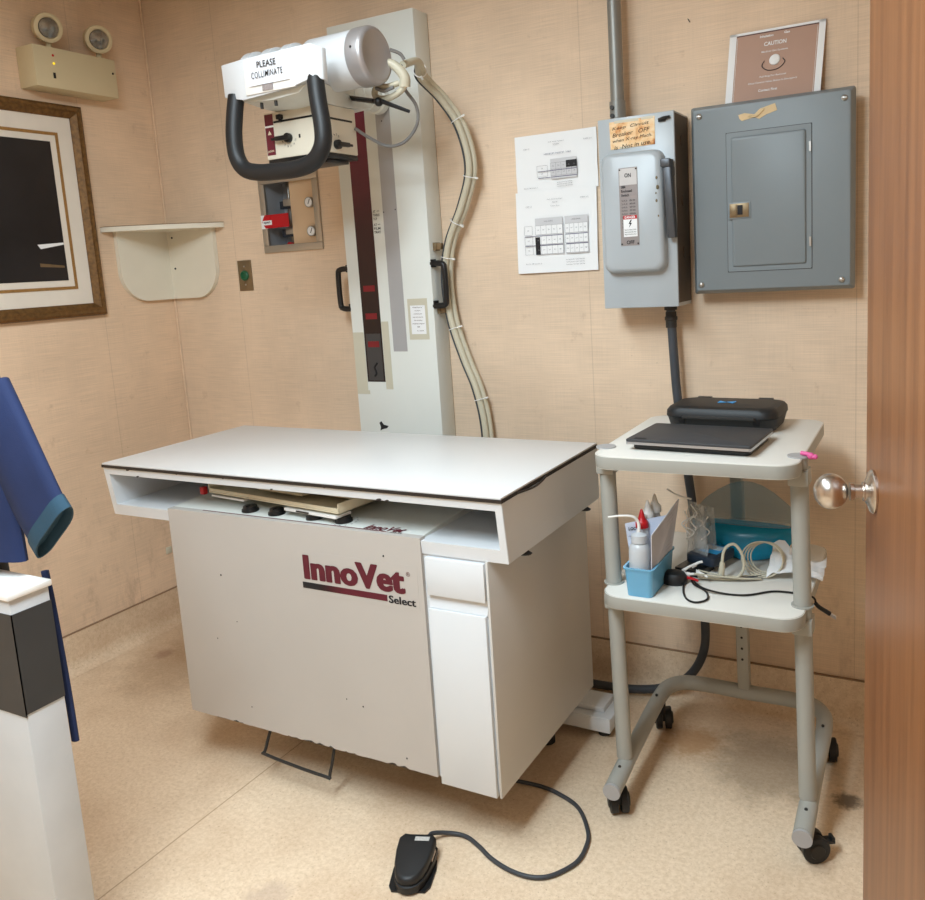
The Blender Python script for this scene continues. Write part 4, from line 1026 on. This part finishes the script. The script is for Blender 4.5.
# blue translucent basket with bottles and leaflets
LZ = ZL+.0005
def slope_basket(z, off):
    f = (z-LZ)/.07; x0, x1, y0, y1 = 2.106-.004*f+off, 2.166+.005*f-off, -.632-.006*f+off, -.470+.006*f-off
    return [(u, v, z) for u, v in rrect(x0, x1, y0, y1, .010, 4)]
BK = thing('blue_basket', 'narrow translucent blue plastic bin holding bottles and leaflets', 'bin', (2.144, -.55, LZ))
g = G().loft([slope_basket(LZ, 0), slope_basket(LZ+.07, 0), slope_basket(LZ+.070, .0018), slope_basket(LZ+.002, .0018)]); g.build('tub', 'blue_bin', BK)
g = G().loft([slope_basket(LZ+.066, -.003), slope_basket(LZ+.070, -.003), slope_basket(LZ+.070, .0), slope_basket(LZ+.066, .0)], cap=False); g.build('rim', 'blue_bin', BK)
def bottle(x, y, label, capm, capn, hgt, r, body='bottle_clear', name='squeeze_bottle'):
    t = thing(name, label, 'bottle', (x, y, LZ+.003)); z0 = LZ+.003
    G().lathe([(0, r*.92), (.003, r), (hgt*.8, r), (hgt*.92, r*.8), (hgt, r*.52)], (x, y, z0), Z, 24).build('body', body, t)
    g = G().lathe([(hgt-.002, .0155), (hgt+.010, .0155), (hgt+.013, .0140), (hgt+.020, .0085), (hgt+.026, .0070), (hgt+.040, .0030), (hgt+.042, .001)], (x, y, z0), Z, 20)
    g.build(capn, capm, t); return t
bottle(2.126, -.566, 'bottle with a bright red pointed cap in the blue bin', 'red', 'pointed_cap', .146, .0185)
bottle(2.128, -.527, 'shorter bottle with a white pointed cap directly behind the red-capped one', 'whiteplastic', 'pointed_cap', .157, .0170)
bottle(2.134, -.490, 'rearmost bottle with a pointed white cap, the tallest in the blue bin', 'whiteplastic', 'pointed_cap', .163, .0165)
WB = thing('wash_bottle', 'clear wash bottle with a bent white spout at the front of the blue bin', 'bottle', (2.131, -.604, LZ+.003)); z0 = LZ+.003
G().lathe([(0, .0235), (.003, .0250), (.100, .0250), (.112, .022), (.118, .017)], (2.131, -.604, z0), Z, 28).build('body', 'bottle_clear', WB)
G().lathe([(.120, .0185), (.138, .0185), (.141, .012), (.145, .006)], (2.131, -.604, z0), Z, 24).build('screw_cap', 'bottle_clear', WB)
G().tube([(2.131, -.604, z0+.143), (2.131, -.605, z0+.166), (2.122, -.612, z0+.182), (2.100, -.626, z0+.187), (2.070, -.640, z0+.185)], [.0042, .0022], 10, sub=6).build('spout', 'whiteplastic', WB)
g = G().hexa([(2.104,-.578,LZ+.03),(2.158,-.552,LZ+.03),(2.158,-.551,LZ+.03),(2.104,-.577,LZ+.03),(2.090,-.584,.735),(2.176,-.540,.750),(2.176,-.539,.750),(2.090,-.583,.735)])
LF = thing('leaflet', 'white folded leaflet standing behind the wash bottle in the blue bin', 'leaflet', (2.136, -.59, LZ+.06))
g.build('page', mat('pale_leaflet', (206, 216, 236), .7), LF)
lx_ = Vector((.88, .47, 0)); g = G().text('LGC Cut', (2.098, -.5815, .718), lx_, Z, .034, .008, bold=.03); g.text('Instructions for use', (2.098, -.5815, .702), lx_, Z, .042, .0035); g.build('print', 'ink', LF)
g = G().hexa([(2.163,-.622,LZ+.03),(2.163,-.482,LZ+.03),(2.165,-.482,LZ+.03),(2.165,-.622,LZ+.03),(2.166,-.624,.726),(2.192,-.488,.777),(2.194,-.488,.777),(2.168,-.624,.726)])
BL = thing('booklet', 'tall grey printed booklet leaning along the right side of the blue bin', 'booklet', (2.18, -.55, LZ+.045))
g.build('cover', mat('pale_grey_print', (196, 192, 196), .6), BL)
g = G(); A0, A1 = Vector((2.1637, -.620, .640)), Vector((2.1660, -.622, .722)); B0, B1 = Vector((2.1680, -.486, .640)), Vector((2.1912, -.490, .770))
for k in range(11):
    f = 1-k/11; p = A0.lerp(A1, f*.96); q = B0.lerp(B1, f*.96); d_ = (q-p).normalized(); u_ = (A1-A0).normalized()
    nrm = Vector((.0030, 0, 0))
    g.text('sterile swab use once only before date', p+d_*.008+nrm, d_, u_, .050, .0034, thick=.0008); g.text('dispose of packaging with care', p+d_*.078+nrm, d_, u_, .040, .0034, thick=.0008)
g.build('print', 'greyink', BL)

# crinkled clear packaging behind the booklet
random.seed(11)
g = G()
def crinkle(cx_, cy_, z0_, w_, h_, rz, amp, nx=10, nz=12, fold=.5):
    vs = []
    ux_ = Vector((math.cos(rz), math.sin(rz), 0)); uy_ = Vector((-ux_.y, ux_.x, 0))
    for j in range(nz+1):
        for i in range(nx+1):
            u, v = i/nx-.5, j/nz
            d = amp*random.uniform(-1, 1)*(.3+v)
            vs.append(Vector((cx_, cy_, z0_))+ux_*u*w_*(1-.25*v)+uy_*d+Z*v*h_)
    n = nx+1; fs = [(j*n+i, j*n+i+1, (j+1)*n+i+1, (j+1)*n+i) for j in range(nz) for i in range(nx)]
    L0 = len(vs); vs2 = [p+uy_*.0006 for p in vs]
    return vs+vs2, fs+[tuple(L0+q for q in reversed(f)) for f in fs]
g.add(*crinkle(2.214, -.41, LZ+.001, .075, .168, -.5, .006)); g.add(*crinkle(2.226, -.38, LZ+.001, .06, .150, .3, .007))
PK = thing('clear_packaging', 'crumpled clear plastic packets bunched behind the booklet', 'packaging', (2.23, -.38, LZ))
g.build('packets', 'film', PK, smooth=False, recalc=False)
g = G()
for k in range(5):
    p = Vector((2.190+.009*k, -.425+.008*(k % 3), .655+.010*(k % 4)))
    g.tube([p, p+Vector((.018*(-1)**k, .01, .018)), p+Vector((-.010+.004*k, .0, .038)), p+Vector((.016*(-1)**k, .01, .058))], .0017, 6)
g.tube([(2.150, -.44, .785), (2.175, -.43, .768), (2.205, -.42, .758)], .0022, 6)
g.build('white_tubing', 'whiteplastic', PK)

# clear bag with a blue gel pack
def blob(c, rx, ry, prof, nseg=28, rz=0, wob=.04, seed=3):
    rnd = random.Random(seed); ph = [rnd.uniform(0, 6) for _ in range(6)]
    rings = []
    for z_, sx_, sy_, ox in prof:
        ring_ = []
        for i in range(nseg):
            t_ = 2*math.pi*i/nseg; w_ = 1+wob*math.sin(3*t_+ph[0]+z_*20)+wob*.7*math.sin(5*t_+ph[1]+z_*33)
            u, v = rx*sx_*math.cos(t_)*w_, ry*sy_*math.sin(t_)*w_
            ring_.append((c[0]+ox+u*math.cos(rz)-v*math.sin(rz), c[1]+u*math.sin(rz)+v*math.cos(rz), c[2]+z_))
        rings.append(ring_)
    return rings
BG = thing('gel_bag', 'clear pouch with bright blue gel slumped at the back of the lower shelf', 'bag', (2.320, -.275, LZ))
g = G().loft(blob((2.302, -.275, LZ), .120, .050, [(.001, .45, .9, .012), (.008, .62, 1, .010), (.024, .82, 1, .006), (.048, 1.0, .95, 0), (.070, 1.13, .80, -.002), (.080, 1.13, .60, -.004), (.086, 1.0, .35, -.012), (.088, .7, .2, -.02)], wob=.025))
tag(g.build('gel_pack', 'blue_liquid', BG), 'bright blue gel pack')
g = G().loft(blob((2.302, -.268, LZ), .128, .030, [(.085, 1.10, 1.15, .003), (.100, 1.12, 1.0, .003), (.120, .98, .8, .002), (.145, .78, .62, .0), (.168, .55, .42, .002), (.185, .32, .26, .003), (.193, .10, .12, .004)], wob=.03, seed=5))
g.build('pouch_film', 'blue_bag', BG)

# small blue-labelled monitor box, black box below it
rz = -.30
DV = thing('monitor_box', 'small dark blue handheld box with a blue label lying on the cables', 'device', (2.232, -.405, LZ+.016), rz)
g = G(); rotbox(g, (2.240, -0.383), rz, .040, .052, LZ+.018, LZ+.040, .009); g.build('case', 'device', DV, bevel=.003)
g = G(); rotbox(g, (2.244, -0.371), rz, .028, .030, LZ+.040, LZ+.0406, .002, m=0); rotbox(g, (2.242, -0.361), rz, .026, .014, LZ+.0406, LZ+.041, .001, m=1); g.build('label', ['blue_logo', mat('pale_label', (190, 205, 220), .5)], DV)
g = G(); rotbox(g, (2.212, -.430), -.25, .034, .040, LZ, LZ+.0165, .004); tag(g.build('black_box', 'black_satin', bevel=.002), 'flat black plastic box under the dark blue handheld box', 'device')
g = G().loft([[(2.186+.032*s_*math.cos(t_), -.520+.026*s_*math.sin(t_), LZ+z_) for t_ in [k*math.pi/12 for k in range(24)]] for z_, s_ in ((0, .92), (.006, 1), (.018, .98), (.026, .8), (.029, .45))])
tag(g.build('black_adapter', 'black'), 'rounded black adapter lying between the blue bin and the cables', 'adapter')
# coiled grey lead and clips
LC = thing('lead_cables', 'coiled grey monitor leads with white and red clips on the lower shelf', 'cables', (2.33, -.43, LZ))
for k in range(4):
    pts = []
    for i in range(14):
        t_ = 2*math.pi*i/14; rr_ = .048-.003*k
        pts.append((2.372+rr_*math.cos(t_)+.003*k, -.418+.012*math.sin(t_*1)+.006*k, LZ+.044+(.040-.002*k)*math.sin(t_)))
    G().tube(pts, .0018, 8, sub=4, closed=True).build('lead', 'cable', LC)
g = G().tube([(2.288, -.470, LZ+.030), (2.294, -.465, LZ+.075), (2.315, -.455, LZ+.088), (2.334, -.452, LZ+.060), (2.334, -.455, LZ+.022), (2.312, -.465, LZ+.005), (2.272, -.478, LZ+.006), (2.235, -.49, LZ+.010)], .0036, 10, sub=7)
g.tube([(2.287, -.472, LZ+.014), (2.290, -.470, LZ+.045)], [.008, .006], 10, sub=2)
g.build('main_lead', 'cable', LC)
for k, (mm, dy) in enumerate((('cable', 0), ('cord', .008), ('cable', .015), ('cable_grey', -.008), ('cable', -.014))):
    G().tube([(2.232, -.492+dy*1.3, LZ+.016+.002*k), (2.262, -.484+dy, LZ+.008+.003*k), (2.305, -.474+dy*.6, LZ+.006+.002*k), (2.345, -.452+dy, LZ+.004+.0015*k), (2.375, -.43+dy, LZ+.005)], .0019, 6, sub=6).build('lead', mm, LC)
for (a, b, mm, q) in (((2.205, -.500, LZ+.026), (2.228, -.478, LZ+.036), 'whiteplastic', .0036), ((2.215, -.508, LZ+.020), (2.250, -.500, LZ+.018), 'whiteplastic', .0035), ((2.212, -.515, LZ+.014), (2.245, -.522, LZ+.012), 'red', .004), ((2.238, -.494, LZ+.022), (2.262, -.502, LZ+.016), 'whiteplastic', .0034), ((2.222, -.47, LZ+.030), (2.240, -.462, LZ+.038), 'whiteplastic', .004)):
    g = G().tube([a, ((a[0]+b[0])/2, (a[1]+b[1])/2, (a[2]+b[2])/2+.002), b], [q, q*.75], 8, sub=3); g.obox(a, Vector(b)-Vector(a), Y, Z, .006, .0015, .005); g.build('clip', mm, LC)
g = G().tube([(2.207, -.490, LZ+.012), (2.218, -.555, LZ+.003), (2.240, -.610, LZ+.003), (2.266, -.626, LZ+.003), (2.286, -.600, LZ+.003), (2.272, -.560, LZ+.005), (2.235, -.528, LZ+.006), (2.222, -.500, LZ+.010)], .0024, 8, sub=7)
g.tube([(2.222, -.50, LZ+.012), (2.245, -.535, LZ+.009), (2.275, -.556, LZ+.0075), (2.32, -.556, LZ+.003), (2.365, -.546, LZ+.003), (2.410, -.508, LZ+.003), (2.445, -.500, LZ+.003), (2.475, -.502, LZ+.002), (2.500, -.500, LZ-.002), (2.506, -.500, LZ-.018)], .0024, 8, sub=7)
UC = thing('usb_cable', 'black cable looped on the lower shelf with its plug hanging off the right side', 'cable', (2.35, -.55, LZ))
g.build('cord', 'black_satin', UC)
g = G().tube([(2.504, -.50, LZ-.014), (2.512, -.498, LZ-.024), (2.534, -.490, LZ-.040)], [.0045, .0055], 10, sub=3); UP = g.build('plug', 'black_satin', UC)
g = G().obox((2.540, -.488, LZ-.045), (.022, .008, -.016), Y, Z, .008, .003, .0035); g.build('metal_tip', 'silver', UP)
# white tissue
random.seed(5)
g = G(); vs = []; nx, nz = 9, 7
for j in range(nz+1):
    for i in range(nx+1):
        u, v = i/nx, j/nz; vs.append(Vector((2.385+.125*u, -.345-.085*v+.008*random.uniform(-1, 1), LZ+.003+.052*(1-v)*(.6+.4*math.sin(u*5+1))+.014*random.random()+.012*(1-abs(2*u-1)))))
n = nx+1; fs = [(j*n+i, j*n+i+1, (j+1)*n+i+1, (j+1)*n+i) for j in range(nz) for i in range(nx)]
g.add(vs+[p-Z*.0008 for p in vs], fs+[tuple(len(vs)+q for q in reversed(f)) for f in fs])
tag(g.build('paper_tissue', 'paper', recalc=False), 'crumpled white tissue behind the right post on the lower shelf', 'tissue')

# ------------------------------------------------------------------ foot pedal and cord
FPd = thing('foot_pedal', 'black foot switch pedal on the floor in front of the table', 'foot pedal', (1.715, -1.02, 0))
ang = R(-69); c0 = Vector((1.708, -1.006, 0)); fu = Vector((math.cos(ang), math.sin(ang), 0)); fv = Vector((-fu.y, fu.x, 0))
def fp(u, v, z): p = c0+fu*u+fv*v; return (p.x, p.y, z)
def outline(s_, z, us=1, sh_=0):
    half = [(-.066, .018), (-.068, .030), (-.055, .0395), (-.02, .039), (.02, .034), (.045, .028), (.060, .020), (.067, .010), (.069, 0)]
    pts_ = half+[(u, -v) for u, v in reversed(half[:-1])]
    return [fp(u*s_*us*1.02+sh_, v*s_*1.10, z) for u, v in pts_]
g = G().loft([outline(1.0, .004), outline(1.04, .008), outline(1.04, .022), outline(.98, .024)]); PB = g.build('pedal_base', 'black', FPd)
g = G()
bp_ = [(-.040, .046), (-.010, .050), (.045, .047), (.060, .038), (.060, -.038), (.045, -.047), (-.010, -.050), (-.040, -.046)]
g.add([fp(u, v, .001) for u, v in bp_]+[fp(u, v, .005) for u, v in bp_], [list(range(8))[::-1], list(range(8, 16))]+[(i, (i+1)%8, 8+(i+1)%8, 8+i) for i in range(8)])
g.build('mounting_plate', 'black_satin', FPd)
def ztop(p, a, b): pass
g = G()
def tl(o, za, zb_):   # tilt the lid: higher at the cord end
    return [(x, y, za+(zb_-za)*(((Vector((x, y, 0))-c0).dot(fu))+.07)/.14) for x, y, z in o]
g.loft([tl(outline(.97, 0), .030, .024), tl(outline(1.0, 0), .034, .027), tl(outline(1.0, 0), .048, .036), tl(outline(.94, 0), .053, .041), tl(outline(.86, 0), .0545, .0425)])
LDp = g.build('pedal_lid', 'black', FPd)
def onlid(u, v, dz=0): return fp(u, v, .0545+(.0425-.0545)*(u+.07)/.14+.0008+dz)
g = G(); P4 = [onlid(-.053, -.004), onlid(-.053, .030), onlid(-.041, .030), onlid(-.041, -.004)]
g.add(P4+[(p[0], p[1], p[2]+.0008) for p in P4], [(0,3,2,1),(4,5,6,7),(0,1,5,4),(1,2,6,5),(2,3,7,6),(3,0,4,7)]); g.build('top_label', mat('worn_silver_label', (186, 182, 176), .5, var=.15, scale=200), LDp)
g = G(); a, b = Vector(fp(-.045, .0425, .012)), Vector(fp(-.010, .0412, .012))
g.hexa([a, b, b+fv*.0008, a+fv*.0008, a+Z*.018, b+Z*.016, b+Z*.016+fv*.0008, a+Z*.018+fv*.0008]); g.build('side_label', mat('pink_label', (222, 206, 196), .6), PB)
st_ = Vector(fp(-.066, .026, .032))
g = G().tube([st_, (1.690, -.900, .024), (1.720, -.862, .008), (1.760, -.856, .0062), (1.807, -.875, .0062), (1.850, -.898, .0062), (1.907, -.915, .0062), (1.960, -.915, .0062), (2.000, -.893, .0062), (2.034, -.835, .0062), (2.036, -.780, .0062), (2.020, -.725, .0062), (1.965, -.652, .0062), (1.900, -.620, .0062), (1.84, -.608, .0062), (1.770, -.612, .0062), (1.735, -.618, .0062)], .0052, 10, sub=7)
tag(g.build('pedal_cord', 'cord'), 'dark grey cord curving from the foot pedal to under the table', 'cord')

# ------------------------------------------------------------------ left foreground: white cabinet, strap and hanging garment
WC = thing('white_cabinet', 'white metal cabinet edge with a dark grey plate, cut off at the lower left', 'cabinet', (1.15, -1.6, 0))
# right face at x=1.303, from y=-1.50 (far edge) to y=-1.575
WB_ = G().box(.93, 1.303, -1.575, -1.50, .0, .822).build('body', mat('cabinet_paint', (196, 198, 200), .45), WC, bevel=.002)
g = G().box(1.303, 1.3045, -1.5765, -1.4995, .605, .795); g.box(1.22, 1.3045, -1.5765, -1.5745, .60, .795)
tag(g.build('dark_plate', mat('charcoal_plate', (62, 62, 62), .5, .2, var=.08), WB_), 'dark grey worn plate near the top')
g = G().box(.925, 1.308, -1.580, -1.495, .822, .834); g.build('top_cap', 'whiteplastic', WC, bevel=.002)
g = G().tube([(1.270, -1.482, .84), (1.276, -1.482, .78), (1.282, -1.482, .68), (1.286, -1.482, .58), (1.287, -1.482, .50)], .009, 10, sub=6, flat=.7)
tag(g.build('strap', 'navy'), 'dark navy strap hanging along the edge of the white cabinet', 'strap')
CT = thing('coat_stand', 'dark coat stand behind the white cabinet at the left edge', 'coat stand', (1.06, -1.44, 0))
g = G().cyl((1.06, -1.44, .01), (1.06, -1.44, 1.32), .013, seg=16); g.build('pole', 'dark', CT)
g = G()
for k in range(4):
    a = k*math.pi/2+.4; g.tube([(1.06, -1.44, .05), (1.06+.10*math.cos(a)*.8, -1.44+.10*math.sin(a)*.8*.4, .03), (1.06+.14*math.cos(a), -1.44+.05*math.sin(a), .010)], .008, 8, sub=3)
g.build('base', 'dark', CT)
g = G().tube([(1.06, -1.44, 1.30), (1.06, -1.40, 1.31), (1.06, -1.385, 1.34)], .007, 8, sub=4); g.build('hook', 'dark', CT)
GA = thing('hanging_shirt', 'navy blue short-sleeved shirt with teal cuffs hanging at the left edge', 'shirt', (1.10, -1.50, .86))
def ell(c, ax_dir, hw_, hd, seg=28, ph=0, fold=.12):
    ax_dir = Vector(ax_dir).normalized(); out = []
    for i in range(seg):
        t_ = 2*math.pi*i/seg; f = 1+fold*math.sin(4*t_+ph)*.5
        out.append(Vector(c)+ax_dir*hw_*math.cos(t_)+Y*hd*math.sin(t_)*f)
    return out
rings = [ell((1.09, -1.505, z), X, w_, d, ph=z*9) for z, w_, d in ((.865, .165, .032), (.92, .163, .035), (1.0, .160, .036), (1.10, .160, .036), (1.20, .165, .034), (1.27, .15, .028), (1.30, .10, .022), (1.31, .05, .02))]
G().loft(rings).build('body', 'navy', GA)
perp = Vector((.707, 0, .707)); 
S0, S1 = Vector((1.185, -1.50, 1.175)), Vector((1.330, -1.50, .945))
rings = []
for k in range(9):
    f = k/8; c_ = S0.lerp(S1, f); pd = Vector((1, 0, .45)).lerp(Vector((1, 0, 1.0)), f).normalized()
    rings.append(ell(c_, pd, .085-.012*f, .030-.009*f, ph=k*.4, fold=.25))
SV = G().loft(rings).build('sleeve', 'navy', GA)
dd = Vector((.014, 0, -.018))
r0_ = [ell(S1+dd*f, perp, .0755, .024, ph=3.2, fold=.2) for f in (-.25, 0, .5, 1)]
inner = [ell(S1+dd*1.0, perp, .072, .020, ph=3.2, fold=.2), ell(S1+dd*.2, perp, .069, .017, ph=3.2, fold=.2)]
G().loft(r0_+inner).build('cuff', 'teal', SV)
